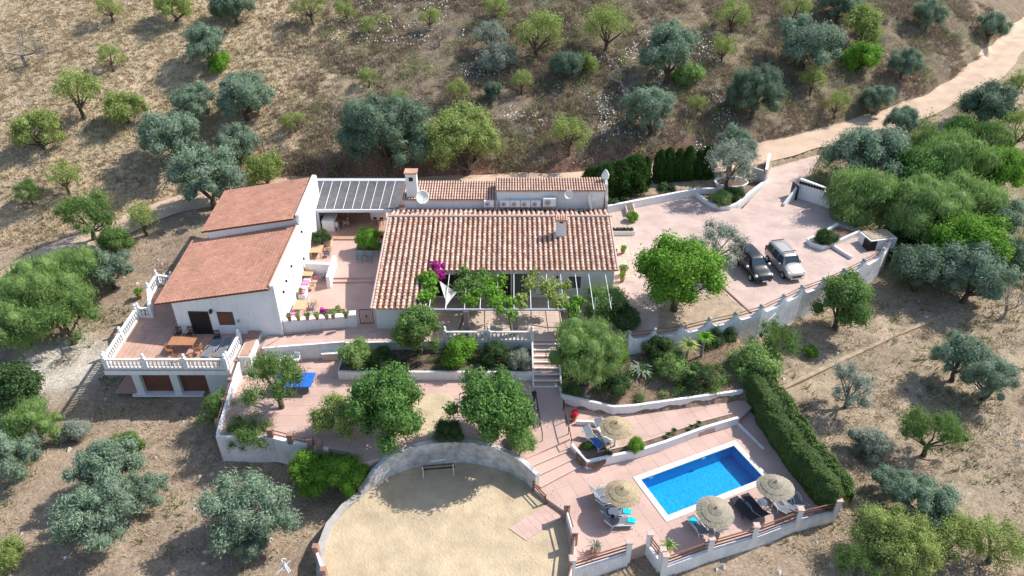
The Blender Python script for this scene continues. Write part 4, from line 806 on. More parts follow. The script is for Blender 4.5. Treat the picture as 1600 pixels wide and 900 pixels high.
# ================================================================== STRAW PARASOLS, LOUNGERS, TABLES
def parasol(label, px, py, z=-2.6, tilt=0.0, s=1.0, rz_=0, th_m='thatch'):
    t = thing('straw_parasol', label, 'parasol', P(px, py, z), rz_, 'straw parasols round the pool', (s*.88, s*.88, s))
    MB().tube((0, 0, 0), (0, 0, 1.95), .045, .04, n=8).build('pole', 'light_wood', t); MB().lathe([(.3, 0), (.3, .06), (.08, .09), (.06, .25)], n=12).build('base', 'concrete', t)
    V = []; Fc = []; sh = []; n = 96
    for (r0, z0, r1, z1) in ((.06, 2.26, .52, 2.10), (.40, 2.12, .95, 1.94), (.82, 1.97, 1.28, 1.78)):
        for i in range(n):
            t0 = 2*math.pi*(i+random.uniform(-.3, .3))/n; t1 = t0+2*math.pi/n*1.25; a = len(V); k = random.uniform(.97, 1.02); dz = random.uniform(-.006, .006)
            V += [(r0*math.cos(t0), r0*math.sin(t0), z0+.0), (r1*k*math.cos(t0), r1*k*math.sin(t0), z1+dz), (r1*k*math.cos(t1), r1*k*math.sin(t1), z1+dz+.01), (r0*math.cos(t1), r0*math.sin(t1), z0)]; Fc.append((a, a+1, a+2, a+3)); sh.append(random.uniform(.92, 1.07))
    me = npmesh('thatch', V, Fc, sh); th = link('thatch', me, th_m, t); th.rotation_euler = (tilt, tilt*.6, 0)
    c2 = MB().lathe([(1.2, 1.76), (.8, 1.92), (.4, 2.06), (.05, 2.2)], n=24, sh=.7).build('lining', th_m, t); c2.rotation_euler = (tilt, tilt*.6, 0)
    cp = MB().lathe([(.2, 2.14), (.17, 2.22), (.06, 2.3), (.07, 2.36), (.01, 2.4)], n=12).build('cap', th_m, t); cp.rotation_euler = (tilt, tilt*.6, 0)
    return t
parasol('straw parasol above four grey loungers at the left end of the pool', 969, 801, s=.98); parasol('straw parasol beside the pool standing on the upper path', 960, 698, -2.2, s=.98)
parasol('grey-brown straw parasol in the middle of the near pool edge', 1107, 828, tilt=R_(5), s=1.0, th_m='thatch_grey'); parasol('weathered straw parasol at the right corner of the pool', 1205, 794, tilt=R_(-4), s=1.0, th_m='thatch_grey')
def lounger(label, head, foot, z=-2.6, sling='sling_grey', back=50, frame='white_metal'):
    A = Vector(P(*head, z)); B = Vector(P(*foot, z)); d = B-A; rz_ = math.atan2(d.y, d.x)
    t = thing('sun_lounger', label, 'sun lounger', A, rz_, 'sun loungers round the pool'); Ln = 1.35
    for s_ in (-.31, .31):
        MB().path([(0, s_, .32), (Ln, s_, .32)], .025).build('side_rail', frame, t)
        MB().path([(.15, s_, .32), (.0, s_*1.05, 0)], .025).build('leg', frame, t); MB().path([(Ln-.15, s_, .32), (Ln, s_*1.05, 0)], .025).build('leg', frame, t)
        MB().path([(.1, s_*1.1, .33), (.3, s_*1.15, .52), (.7, s_*1.15, .5), (.8, s_*1.05, .33)], .022).build('armrest', frame, t)
    MB().box(Ln/2+.02, 0, .335, Ln-.02, .58, .02).build('seat', sling, t); c, s2 = math.cos(R_(back)), math.sin(R_(back)); 
    MB().box(-.33*c, 0, .34+.36*s2, .72, .58, .02, ry=R_(back)).build('backrest', sling, t)
    for s_ in (-.31, .31): MB().tube((0, s_, .33), (-.72*c, s_, .34+.74*s2), .024).build('back_frame', frame, t)
    return t
def towel(label, px, py, z, m, rz_, s=(.5, .38)):
    x, y, _ = P(px, py, z); b = MB(); n = 5; V = []
    for i in range(n+1):
        for j in range(4): V.append(((i/n-.5)*s[0], (j/3-.5)*s[1], .03+.012*math.sin(i*2.1+j)))
    Fc = [(i*4+j, i*4+4+j, i*4+5+j, i*4+1+j) for i in range(n) for j in range(3)]; b.add(V, Fc); b.box(0, 0, .0, s[0], s[1], .05)
    o = b.build('folded_towel', m, None, (x, y, z)); o.rotation_euler = (0, 0, rz_); return tag(o, label, 'towel')
lounger('grey lounger farthest from the fence in the group of four', (932, 776), (963, 770)); lounger('second grey lounger of four, partly under the parasol', (938, 788), (970, 783))
lounger('third grey lounger of four with a folded towel on its foot', (947, 806), (988, 803)); lounger('grey lounger nearest the fence of the four with a towel on it', (953, 821), (997, 819))
towel('turquoise towel folded on the third lounger of four', 980, 799, -2.25, 'towel_turquoise', -.2); towel('turquoise towel folded on the lounger nearest the fence of the four', 987, 813, -2.25, 'towel_turquoise', -.3)
lounger('grey lounger with a turquoise towel left of the middle parasol', (1099, 838), (1083, 818)); towel('turquoise towel bunched on the lounger left of the middle parasol', 1083, 814, -2.2, 'towel_turquoise', .6, (.42, .36))
lounger('grey lounger in the shade right of the middle parasol', (1124, 834), (1112, 816)); lounger('left one of two black loungers at the pool edge', (1167, 808), (1150, 789), sling='sling_black', frame='black_metal', back=20)
lounger('right one of two black loungers at the pool edge', (1183, 803), (1167, 784), sling='sling_black', frame='grey_metal', back=20); lounger('grey lounger under the right corner parasol', (1222, 800), (1208, 783), back=30); lounger('white framed lounger just right of the corner parasol', (1234, 796), (1221, 779), back=35); lounger('rightmost lounger of the row near the fence', (1245, 792), (1233, 775), back=35)
lounger('lounger with a blue towel by the upper straw parasol', (921, 686), (936, 700), z=-2.2, back=45); towel('blue towel spread on the upper lounger', 931, 692, -1.84, 'towel_blue', -.9, (.7, .48))
lounger('lounger half hidden behind the upper straw parasol', (938, 674), (949, 688), z=-2.2, back=45); towel('white and green towel hanging on the hidden upper lounger', 939, 671, -1.75, 'towel_white', -.9, (.5, .4))
def side_table(label, px, py, z=-2.6, m='white_plastic', r=.3, h=.45, square=False):
    t = thing('side_table', label, 'table', P(px, py, z), .4)
    if square: MB().box(0, 0, h, r*2, r*1.8, .04).build('table_top', m, t, bevel=.015)
    else: MB().lathe([(r, h-.03), (r, h), (.01, h)], n=18).build('table_top', m, t)
    for k in range(4): a_ = math.pi/4+k*math.pi/2; MB().tube((r*.7*math.cos(a_), r*.7*math.sin(a_), h-.03), (r*.9*math.cos(a_), r*.9*math.sin(a_), 0), .022, n=5).build('leg', m, t)
    return t
side_table('small white square table beside the upper loungers', 948, 693, -2.2, square=True); side_table('small round white table with a black ashtray between the pool loungers', 957, 807); side_table('round grey table in the shade of the left parasol', 975, 792, m='grey_metal'); side_table('small round pale table left of the corner parasol', 1189, 792)
tag(MB().lathe([(.11, 0), (.13, .07), (.1, .07), (.08, .02)], P(957, 807, -2.14), 12).build('ashtray', 'black_metal'), 'black bowl on the small table between the pool loungers', 'bowl')
# ------------------------------------------------------------------ fences of posts and rails
def railfence(name, label, posts, z, hp=1.15, rails=(.35, .65, .92), pm='white_plaster', cap='ridge_mortar', rm='brown_rail', base=True, pw_=.3, bz=None):
    t = thing(name, label, 'fence'); q = [Vector(P(x, y, z)) for x, y in posts]
    for a in q:
        MB().box(a.x, a.y, z+hp/2-.3, pw_, pw_, hp+.6).build('post', pm, t)
        if cap: MB().box(a.x, a.y, z+hp+.035, pw_+.08, pw_+.08, .07).build('post_cap', cap, t)
    for a, b_ in zip(q, q[1:]):
        for h in rails: MB().tube((a.x, a.y, z+h), (b_.x, b_.y, z+h), .045, n=6).build('rail', rm, t)
        if base: d = (b_-a).normalized()*.16; MB().wall([(a.x+d.x*0, a.y+d.y*0, z+.16), (b_.x, b_.y, z+.16)], .25, bz or z-2.4).build('base_wall', 'old_white_plaster', t)
    return t
railfence('pool_fence', 'white posts with brown rails along the near side of the pool terrace', [(1037, 887), (1108, 861), (1177, 841), (1245, 815), (1304, 801)], -2.6)
railfence('short_fence', 'short stretch of brown rails left of the terrace exit', [(894, 893), (981, 866)], -2.6)
railfence('exit_fence', 'brown rails on the short side of the terrace exit', [(1013, 853), (1033, 879)], -2.6)
cf = thing('court_fence', 'brick posts with white panels between the sand court and the pool terrace', 'fence'); q = [Vector(P(x, y, -2.6)) for x, y in ((885, 806), (897, 849), (893, 892), (884, 930))]
for a in q: MB().box(a.x, a.y, -2.3, .34, .34, 1.7).build('post', 'brick_cap', cf); MB().box(a.x, a.y, -1.43, .4, .4, .06).build('post_cap', 'pink_paving', cf)
for a, b_ in zip(q, q[1:]): MB().wall([(a.x, a.y, -2.0), (b_.x, b_.y, -2.0)], .12, -4).build('panel', 'white_plaster', cf); MB().tube((a.x, a.y, -1.65), (b_.x, b_.y, -1.65), .05).build('rail', 'brown_rail', cf)
cf = thing('kerb_fence', 'clay topped posts with a white panel at the lower left of the sand court', 'fence'); q = [Vector(P(x, y, -2.9)) for x, y in ((497, 872), (509, 908), (512, 940))]
for a in q: MB().box(a.x, a.y, -2.5, .32, .32, 1.5).build('post', 'brick_cap', cf)
for a, b_ in zip(q, q[1:]): MB().wall([(a.x, a.y, -2.15), (b_.x, b_.y, -2.15)], .14, -4).build('panel', 'white_plaster', cf)
railfence('court_gate_rail', 'low dark rails at the right end of the curved court wall', [(833, 762), (852, 782)], -2.6, .55, (.25, .5), 'brown_rail', None, base=False, pw_=.1)
tr_ = thing('terrace_rail', 'brown rail with clay posts on the edge of the lower terrace', 'fence')
q = [Vector(P(x, y, -1.25)) for x, y in ((424, 682), (455, 690), (486, 697), (500, 701))]
for a in q: MB().box(a.x, a.y, -.95, .38, .3, .8).build('post', 'brick_cap', tr_)
for a, b_ in zip(q, q[1:]):
    for h in (-.62, -.95): MB().tube((a.x, a.y, h), (b_.x, b_.y, h), .035).build('rail', 'brown_rail', tr_)
for nm, lb, A, B in (('handrail', 'black handrail at the left of the shaded landing', (836, 625), (847, 692)), ('handrail', 'black handrail at the right of the shaded landing', (880, 640), (892, 700))):
    t = thing(nm, lb, 'handrail'); a, b_ = P(*A, -1.6), P(*B, -2.2); za_, zb2 = -.7, -1.35
    MB().tube((a[0], a[1], za_), (b_[0], b_[1], zb2), .04).build('rail', 'black_metal', t)
    for k in range(4): f = k/3; x, y = a[0]+(b_[0]-a[0])*f, a[1]+(b_[1]-a[1])*f; MB().tube((x, y, -2.4), (x, y, za_+(zb2-za_)*f), .03).build('post', 'black_metal', t)
t = thing('lamp_post', 'black lamp post at the foot of the garden stairs', 'lamp post', P(834, 641, -1.6)); MB().tube((0, 0, 0), (0, 0, 1.3), .05).build('pole', 'black_metal', t); MB().lathe([(.05, 1.3), (.14, 1.36), (.17, 1.6), (.2, 1.63), (.03, 1.75)], n=6).build('lantern', 'black_metal', t)
# goal on the court
t = thing('goal', 'small black goal frame with a white strip on the sand court', 'goal', P(686, 752, -2.9)); a = P(662, 747, -2.9); b_ = P(709, 743, -2.9); o = Vector(P(686, 752, -2.9)); a = Vector(a)-o; b_ = Vector(b_)-o
for q in (a, b_): MB().tube(q, q+Vector((0, 0, 1.1)), .03).build('post', 'white_metal', t); MB().tube(q+Vector((0, .0, 1.1)), q+Vector((0, .7, 0)), .04).build('brace', 'black_metal', t)
MB().tube(a+Vector((0, 0, 1.1)), b_+Vector((0, 0, 1.1)), .032).build('crossbar', 'black_metal', t); MB().tube(a+Vector((.5, .35, 1.15)), b_+Vector((-.5, .35, 1.15)), .04).build('white_strip', 'white_metal', t); MB().tube(a+Vector((0, .7, .03)), b_+Vector((0, .7, .03)), .04).build('ground_bar', 'black_metal', t)
# ping pong table, white chairs, tan chest
t = thing('ping_pong_table', 'blue ping pong table half hidden under the feathery tree', 'table', P(462, 606, -1.3), R_(0)); MB().box(0, 0, .76, 2.74, 1.52, .05).build('table_top', 'blue_table', t); MB().box(0, 0, .785, .03, 1.5, .004).build('centre_line', 'white_metal', t); MB().box(0, 0, .86, .02, 1.7, .15).build('net', 'grey_metal', t)
for x in (-1.1, 1.1):
    for y in (-.6, .6): MB().tube((x, y, 0), (x, y, .74), .03).build('leg', 'black_metal', t)
    MB().box(x, 0, .4, .04, 1.2, .5).build('side_frame', 'grey_metal', t)
def chair(label, x, y, z, rz_, m='white_plastic', group='white plastic chairs against the low wall', name='plastic_chair', s=1.0):
    t = thing(name, label, 'chair', (x, y, z), rz_, group, s)
    MB().box(0, 0, .43, .46, .44, .04).build('seat', m, t, bevel=.015)
    b = MB(); b.box(0, .24, .86, .44, .03, .08, rx=.15); b.box(0, .22, .52, .44, .03, .06, rx=.15)
    for k in range(5): b.box(-.18+k*.09, .23, .68, .045, .02, .3, rx=.15)
    b.build('backrest', m, t)
    for sx in (-.21, .21):
        for sy in (-.2, .2): MB().tube((sx*.95, sy, .43), (sx*1.1, sy*1.15, 0), .024, n=5).build('leg', m, t)
        MB().path([(sx*1.15, -.2, .43), (sx*1.18, -.18, .66), (sx*1.15, .22, .68)], .022).build('armrest', m, t)
    return t
for k, (px, lb) in enumerate(((423, 'leftmost white plastic chair against the low wall'), (438, 'second white plastic chair from the left against the low wall'), (452, 'third white plastic chair from the left against the low wall'), (465, 'rightmost white plastic chair against the low wall'))): x, y, _ = P(px, 568, -1.3); chair(lb, x, y, -1.3, R_(random.uniform(-8, 8)))
t = thing('storage_chest', 'tan storage chest with white lid against the low wall', 'chest', P(517, 560, -1.3), R_(4)); MB().box(0, 0, .3, 1.15, .5, .6).build('box', 'tan_box', t); MB().box(0, 0, .62, 1.2, .56, .06).build('lid', 'white_plastic', t)
# balcony furniture
def table(label, px, py, z, lx, ly, m, rz_=0.0, name='dining_table', h=.74, split=True, legm=None):
    t = thing(name, label, 'table', P(px, py, z), rz_)
    if split:
        n = max(4, int(lx/.16))
        for k in range(n): MB().box(-lx/2+lx*(k+.5)/n, 0, h, lx/n-.012, ly, .035).build('slat', m, t)
    else: MB().box(0, 0, h, lx, ly, .04).build('table_top', m, t)
    for sx in (-1, 1):
        for sy in (-1, 1): MB().box(sx*(lx/2-.1), sy*(ly/2-.08), h/2, .07, .07, h-.03).build('leg', legm or m, t)
    return t
table('long orange-brown wooden table on the balcony', 289, 545, 0, 1.9, 1.0, 'orange_wood')
g = 'wooden chairs round the balcony table'
for (px, py, rz_, lb, m) in ((281, 528, 0, 'dark chair behind the left half of the balcony table', 'dark_wood'), (299, 528, 0, 'dark chair behind the right half of the balcony table', 'dark_wood'), (268, 553, 90, 'brown chair at the left end of the balcony table', 'wood'), (278, 566, 180, 'brown chair in front of the left half of the balcony table', 'wood'), (297, 566, 180, 'brown chair in front of the right half of the balcony table', 'wood'), (312, 553, -90, 'brown chair at the right end of the balcony table', 'wood'), (341, 534, 10, 'dark armchair standing apart near the balcony right end', 'sling_black')):
    x, y, _ = P(px, py, 0); chair(lb, x, y, 0, R_(rz_), m, g, 'wooden_chair')
lounger('left one of two grey loungers on the balcony', (338, 545), (324, 560), z=.0, back=8, frame='grey_metal'); lounger('right one of two grey loungers on the balcony', (354, 545), (343, 562), z=.0, back=15, frame='grey_metal')
# patio furniture
def bench(label, x, y, z, L, rz_, cushions):
    t = thing('masonry_bench', label, 'bench', (x, y, z), rz_); MB().box(0, 0, .21, L, .6, .42).build('seat', 'white_plaster', t); return t
def cushion(label, x, y, z, m, rz_=0, s=(.55, .5)):
    o = MB().box(0, 0, 0, s[0], s[1], .12).build('cushion', m, None, (x, y, z+.06), bevel=.04); o.rotation_euler = (0, 0, rz_); return tag(o, label, 'cushion', 'seat cushions on the patio benches')
bench('white bench below the sunlit wall beside the middle patio table', -17.0, -.2, 0, 2.6, R_(91), 0)
for k, m in enumerate(('cushion_pink', 'cushion_pale', 'cushion_pink', 'cushion_pale')): cushion('%s cushion, %s on the bench beside the middle patio table' % ('bright pink' if k % 2 == 0 else 'pale pink', ('front one', 'second from the front', 'third from the front', 'rear one')[k]), -17.0, -1.15+k*.62, .42, m)
bench('white bench at the front left corner of the patio', -16.9, -4.0, 0, 2.2, R_(93), 0)
for k, m in enumerate(('cushion_pale', 'cushion_pink', 'cushion_pale')): cushion('%s cushion, %s on the bench in the front corner of the patio' % ('pink' if k == 1 else 'pale pink', ('front one', 'middle one', 'rear one')[k]), -16.9, -4.7+k*.66, .42, m)
for k, m in enumerate(('cushion_pink', 'cushion_pale', 'cushion_pink')): cushion('%s cushion leaning at the foot of the dividing wall, %s' % ('pink' if k != 1 else 'pale', ('left one', 'middle one', 'right one')[k]), -16.4+k*.5, 1.35, .3, m, 0, (.46, .3))
tb = [table('light wooden table nearest the sunlit wall behind the dividing wall', 497, 400, .15, 1.0, 1.3, 'light_wood'), table('light wooden table in the middle patio corner with pink cushions', 484, 434, 0, 1.0, 1.7, 'light_wood'), table('light wooden table near the front parapet of the patio', 472, 488, 0, 1.0, 1.3, 'light_wood')]
g = 'light chairs beside the patio tables'; names_ = ('behind the dividing wall', 'in the middle corner', 'near the front parapet')
for ti, spots in enumerate((((514, 395, -90), (512, 403, -90)), ((507, 428, -80), (505, 440, -95), (490, 452, 175)), ((491, 481, -90), (487, 490, -90)))):
    for k, (px, py, a_) in enumerate(spots): x, y, _ = P(px, py, .15 if ti == 0 else 0); chair('light chair with dark seat at the table %s, %s' % (names_[ti], ('rear one', 'front one', 'end one')[k]), x, y, .15 if ti == 0 else 0, R_(a_), 'light_wood' if k != 1 else 'sling_grey', g, 'patio_chair', .95)
table('long dark brown dining table in the shade of the canopy', 524, 352, .42, 2.8, 1.0, 'wood', name='long_table')
for k, (px, py, a_, lb) in enumerate(((513, 359, 180, 'left white seated chair in front of the canopy table'), (526, 359, 180, 'right white seated chair in front of the canopy table'), (541, 353, -90, 'white seated chair at the right end of the canopy table'), (541, 336, -90, 'pale chair behind the right end of the canopy table'))): x, y, _ = P(px, py, .42); chair(lb, x, y, .42, R_(a_), 'white_plastic', 'chairs round the canopy table', 'canopy_chair')
t = thing('bar_counter', 'small bar counter with two dark stools by the rear of the canopy', 'counter', P(592, 344, .42)); MB().box(0, .3, .55, 1.5, .5, 1.1).build('front', 'white_plaster', t); MB().box(0, .25, 1.12, 1.7, .7, .05).build('top', 'white_plastic', t)
for k, px in enumerate((587, 597)):
    s_ = thing('bar_stool', ('left' if k == 0 else 'right')+' dark bar stool at the white counter', 'stool', P(px, 352, .42)); MB().lathe([(.17, .72), (.18, .76), (.01, .77)], n=10).build('seat', 'dark_wood', s_); [MB().tube((.1*math.cos(a_), .1*math.sin(a_), .72), (.2*math.cos(a_), .2*math.sin(a_), 0), .02, n=5).build('leg', 'dark_wood', s_) for a_ in (.8, 2.4, 4, 5.5)]
t = thing('parasol_base', 'grey round parasol base standing on the patio', 'parasol base', P(481, 471, 0)); MB().lathe([(.32, 0), (.33, .06), (.1, .12), (.06, .13)], n=16).build('disc', 'grey_metal', t); MB().tube((0, 0, .1), (0, 0, .5), .035).build('sleeve', 'grey_metal', t)
for k, (px, lb) in enumerate(((561, 'left teal folding chair leaning in the patio shade'), (576, 'right teal folding chair leaning in the patio shade'))):
    t = thing('folding_chair', lb, 'chair', P(px, 411, .3), R_(-20), 'folding chairs in the patio shade')
    for s_ in (-.25, .25): MB().tube((s_, 0, 0), (s_, .45, 1.05), .025).build('leg', 'teal_plastic', t); MB().tube((s_*.9, .4, 0), (s_*.9, -.05, .75), .025).build('leg', 'teal_plastic', t)
    for q in range(7): MB().box(0, .1+q*.05, .3+q*.11, .5, .02, .07, rx=-.4).build('slat', 'teal_plastic', t)
# planters and pots
def boxplanter(label, px, py, z, lx, ly, h, m='cream_paving', name='planter_box', rz_=0): 
    t = thing(name, label, 'planter', P(px, py, z), rz_); MB().box(0, 0, h/2, lx, ly, h).build('box', m, t); MB().box(0, 0, h+.01, lx-.14, ly-.14, .03).build('soil', 'garden_soil', t); return t
boxplanter('cream planter with dark leafy plant left of the canopy step', 503, 383, .15, 1.9, .9, .7); boxplanter('planter under the red flowering bush in the patio', 578, 393, .3, 2.3, 1.4, .5, 'grey_render')
boxplanter('flower trough with pink blossom behind the front parapet', 521, 495, 0, 2.0, .7, .55, 'cream_paving')
POTM = MB().lathe([(.1, 0), (.15, .2), (.17, .26), (.15, .27), (.01, .24)], n=10).mesh('pot'); POTM.materials.append(M['pot_clay'])
# ================================================================== PLANTS
def rvec(n): v = rng.normal(size=(n, 3)); return v/np.linalg.norm(v, axis=1)[:, None]
ICO = None
def ico():
    global ICO
    if ICO is None:
        import bmesh
        b = bmesh.new(); bmesh.ops.create_icosphere(b, subdivisions=2, radius=1); ICO = (np.array([v.co for v in b.verts]), np.array([[v.index for v in f.verts] for f in b.faces])); b.free()
    return ICO
def leaves(C, Rr, n, l, w, up=.35, fill=.72, droop=0.0, flat=1.0, cshade=None, jitter=.18):
    """rhombic leaves scattered through clumps (centres C, radii Rr); returns verts, faces, shade"""
    m = len(C); wts = Rr**2/np.sum(Rr**2); idx = rng.choice(m, n, p=wts); d = rvec(n); d[:, 2] += up*rng.random(n); d /= np.linalg.norm(d, axis=1)[:, None]
    rad = Rr[idx]*(fill+(1.08-fill)*rng.random(n)**.6)*(1+rng.normal(0, jitter, n)); p = C[idx]+d*rad[:, None]*np.array([1, 1, flat])
    nrm = d+rvec(n)*.75; nrm /= np.linalg.norm(nrm, axis=1)[:, None]; t = np.cross(nrm, rvec(n)); t[:, 2] -= droop; t /= np.linalg.norm(t, axis=1)[:, None]; b = np.cross(nrm, t)
    L = l*(.6+.8*rng.random(n))[:, None]/2; Wd = w*(.6+.8*rng.random(n))[:, None]/2
    V = np.stack([p-t*L, p-b*Wd, p+t*L, p+b*Wd], 1).reshape(-1, 3); Fc = np.arange(4*n).reshape(-1, 4)
    cs = (cshade if cshade is not None else rng.normal(1, .10, m))[idx]; return V, Fc, cs*rng.normal(1, .17, n).clip(.5, 1.6)
def cores(C, Rr, k=.72, sh=.85, flat=1.0):  # lumps added inside the clumps to block light, toned darker than leaves
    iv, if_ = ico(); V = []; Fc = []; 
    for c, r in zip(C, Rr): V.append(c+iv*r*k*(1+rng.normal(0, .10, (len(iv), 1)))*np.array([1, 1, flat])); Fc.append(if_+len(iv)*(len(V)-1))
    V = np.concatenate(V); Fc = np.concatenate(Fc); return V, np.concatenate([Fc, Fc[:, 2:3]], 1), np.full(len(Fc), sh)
def tri_ok(V, Fc, sh, name):
    q = Fc[:, 2] != Fc[:, 3]; me = bpy.data.meshes.new(name); 
    F4, F3 = Fc[q], Fc[~q][:, :3]; me.vertices.add(len(V)); me.vertices.foreach_set('co', np.asarray(V, np.float32).ravel()); nl = len(F4)*4+len(F3)*3; me.loops.add(nl)
    me.loops.foreach_set('vertex_index', np.concatenate([F4.ravel(), F3.ravel()]).astype(np.int32)); me.polygons.add(len(F4)+len(F3))
    me.polygons.foreach_set('loop_start', np.concatenate([np.arange(len(F4))*4, len(F4)*4+np.arange(len(F3))*3]).astype(np.int32)); me.update(calc_edges=True)
    at = me.attributes.new('shade', 'FLOAT', 'FACE'); at.data.foreach_set('value', np.concatenate([sh[q], sh[~q]]).astype(np.float32)); me.validate(); return me
def crown_mesh(name, m, ncl, n, l, w, rc=(.26, .42), zc=1.15, squash=.8, spread=.68, core=.7, hollow=.45, **kw):
    d = rvec(ncl); d[:, 2] = np.where(d[:, 2] < -.45, -d[:, 2], d[:, 2]); rad = hollow+(1-hollow)*rng.random(ncl)**.7
    C = d*rad[:, None]*spread*np.array([1, 1, squash]); C[:, 2] += zc; Rr = rng.uniform(*rc, ncl); C = C+rng.normal(0, .05, C.shape)
    V, Fc, sh = leaves(C, Rr, n, l, w, **kw)
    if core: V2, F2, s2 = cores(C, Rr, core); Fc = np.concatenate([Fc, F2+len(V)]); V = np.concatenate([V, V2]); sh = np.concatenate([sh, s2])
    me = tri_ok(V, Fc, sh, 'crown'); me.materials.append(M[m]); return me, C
def trunk_mesh(C, zc, m='bark', r=.075, nb=7, fork=.42, lean=.05):
    b = MB(); f = Vector((rng.normal(0, lean), rng.normal(0, lean), fork)); b.tube((0, 0, -.25), (0, 0, fork*.3), r*1.5, r*1.05, 8, cap=False); b.tube((0, 0, fork*.3), f, r*1.05, r*.8, 8, cap=False)
    for i in rng.choice(len(C), min(nb, len(C)), replace=False):
        e = Vector(C[i]); mid = f.lerp(e, .5)+Vector(rng.normal(0, .06, 3)); b.tube(f, mid, r*.55, r*.35, 6, cap=False); b.tube(mid, e, r*.35, r*.12, 5, cap=False)
        s_ = mid+Vector(rng.normal(0, .22, 3)); b.tube(mid, s_, r*.22, r*.06, 4, cap=False)
    me = b.mesh('trunk', True); me.materials.append(M[m]); return me
SPEC = {}
def species(key, k, m, trunk='bark', tr=.075, **kw):
    SPEC[key] = []
    for i in range(k):
        zc = kw.get('zc', 1.15); me, C = crown_mesh(key, m, **kw); SPEC[key].append((me, trunk_mesh(C, zc, trunk, tr, fork=max(.08, zc-.6))))
ZC = {'O': .86, 'OL': .95, 'OD': .82, 'A': 1.0, 'AD': .72, 'B': .88, 'PX': .82, 'OX': .82, 'AX': .72, 'BM': .88, 'G': .88, 'P': .82, 'PD': .95, 'S': .5, 'SB': .5, 'SG': .5, 'SP': .5, 'D': .6}
species('O', 6, 'leaf_olive', ncl=44, n=15000, l=.085, w=.024, rc=(.13, .27), squash=.80, spread=.86, jitter=.24, zc=ZC['O'], core=.72, hollow=.3, up=.5)
species('OL', 3, 'leaf_silver', ncl=34, n=5200, l=.10, w=.024, rc=(.12, .25), spread=.88, core=.4, jitter=.35, zc=ZC['OL'])
species('OD', 3, 'leaf_olive_dark', ncl=44, n=14000, l=.085, w=.028, rc=(.16, .30), spread=.80, zc=ZC['OD'])
species('A', 6, 'leaf_yellow', ncl=34, n=4200, l=.075, w=.036, rc=(.12, .27), zc=ZC['A'], spread=.86, core=0, jitter=.4, squash=.9)
species('AD', 4, 'leaf_yellow', ncl=36, n=11000, l=.07, w=.034, rc=(.14, .30), zc=ZC['AD'], core=.55, spread=.82, jitter=.3)
species('B', 4, 'leaf_bright', ncl=56, n=24000, l=.06, w=.034, rc=(.13, .29), squash=.88, zc=ZC['B'], spread=.8, jitter=.26, core=.72)
species('BM', 3, 'leaf_mid', ncl=60, n=20000, l=.066, w=.036, rc=(.15, .27), squash=.88, zc=ZC['B'], spread=.78, jitter=.22)
species('OX', 2, 'leaf_olive_dark', ncl=90, n=34000, l=.055, w=.016, rc=(.10, .24), squash=.80, spread=.86, jitter=.2, zc=ZC['OD'])
species('AX', 2, 'leaf_yellow', ncl=80, n=26000, l=.045, w=.022, rc=(.10, .24), squash=.8, zc=ZC['AD'], core=.6, spread=.86, jitter=.35)
species('PX', 2, 'leaf_feather', ncl=80, n=32000, l=.085, w=.014, rc=(.14, .27), squash=.88, zc=ZC['P'], droop=1.0, jitter=.16, spread=.76)
species('G', 3, 'leaf_green', ncl=44, n=14000, l=.07, w=.034, rc=(.18, .29), squash=.88, zc=ZC['G'], spread=.74)
species('P', 4, 'leaf_feather', ncl=44, n=16000, l=.12, w=.018, rc=(.15, .30), squash=.82, zc=ZC['P'], droop=1.2, jitter=.3, spread=.82)
species('PD', 4, 'leaf_green', ncl=38, n=9500, l=.10, w=.022, rc=(.12, .27), squash=.65, zc=ZC['PD'], droop=.6, jitter=.4, spread=.9, core=.4)
species('S', 3, 'leaf_dark', ncl=26, n=7000, l=.10, w=.045, rc=(.2, .36), zc=ZC['S'], squash=.7, spread=.72)
species('SB', 3, 'leaf_bright', ncl=26, n=7000, l=.11, w=.04, rc=(.2, .36), zc=ZC['SB'], squash=.7, spread=.72)
species('SG', 3, 'leaf_silver', ncl=26, n=6000, l=.12, w=.03, rc=(.2, .36), zc=ZC['SG'], squash=.7, spread=.72, jitter=.3)
species('SP', 3, 'leaf_feather', ncl=26, n=7000, l=.11, w=.035, rc=(.2, .36), zc=ZC['SP'], squash=.7, spread=.72, jitter=.3)
def dead_mesh():
    b = MB(); b.tube((0, 0, -.2), (.1, .0, .5), .09, .07, 7); 
    def br(p, d, l, r, k):
        e = p+d*l; b.tube(p, e, r, r*.55, 5, cap=False)
        if k: [br(e, (d+Vector(rng.normal(0, .55, 3))+Vector((0, 0, .1))).normalized(), l*.72, r*.55, k-1) for _ in range(3)]
    for _ in range(4): br(Vector((.1, 0, .5)), (Vector(rng.normal(0, .6, 3))+Vector((0, 0, .7))).normalized(), .42, .05, 4)
    me = b.mesh('branches', True); me.materials.append(M['dry_bark']); return me
DEAD = [dead_mesh() for _ in range(2)]
CATN = {'O': ('olive_tree', 'olive tree'), 'OL': ('olive_tree', 'olive tree'), 'OD': ('olive_tree', 'olive tree'), 'A': ('almond_tree', 'almond tree'), 'AD': ('leafy_shrub', 'shrub'), 'B': ('leafy_tree', 'tree'), 'PX': ('pepper_tree', 'tree'), 'OX': ('olive_tree', 'olive tree'), 'AX': ('leafy_shrub', 'shrub'), 'BM': ('leafy_tree', 'tree'), 'G': ('round_tree', 'tree'), 'P': ('pepper_tree', 'tree'), 'PD': ('feathery_tree', 'tree'), 'S': ('dark_shrub', 'shrub'), 'SB': ('bright_shrub', 'shrub'), 'SG': ('grey_shrub', 'shrub'), 'SP': ('green_shrub', 'shrub'), 'D': ('dead_tree', 'dead tree')}
GRP = {'O': 'olive trees on the slopes', 'OL': 'olive trees on the slopes', 'OD': 'olive trees on the slopes', 'A': 'almond trees on the slopes'}
used = {}
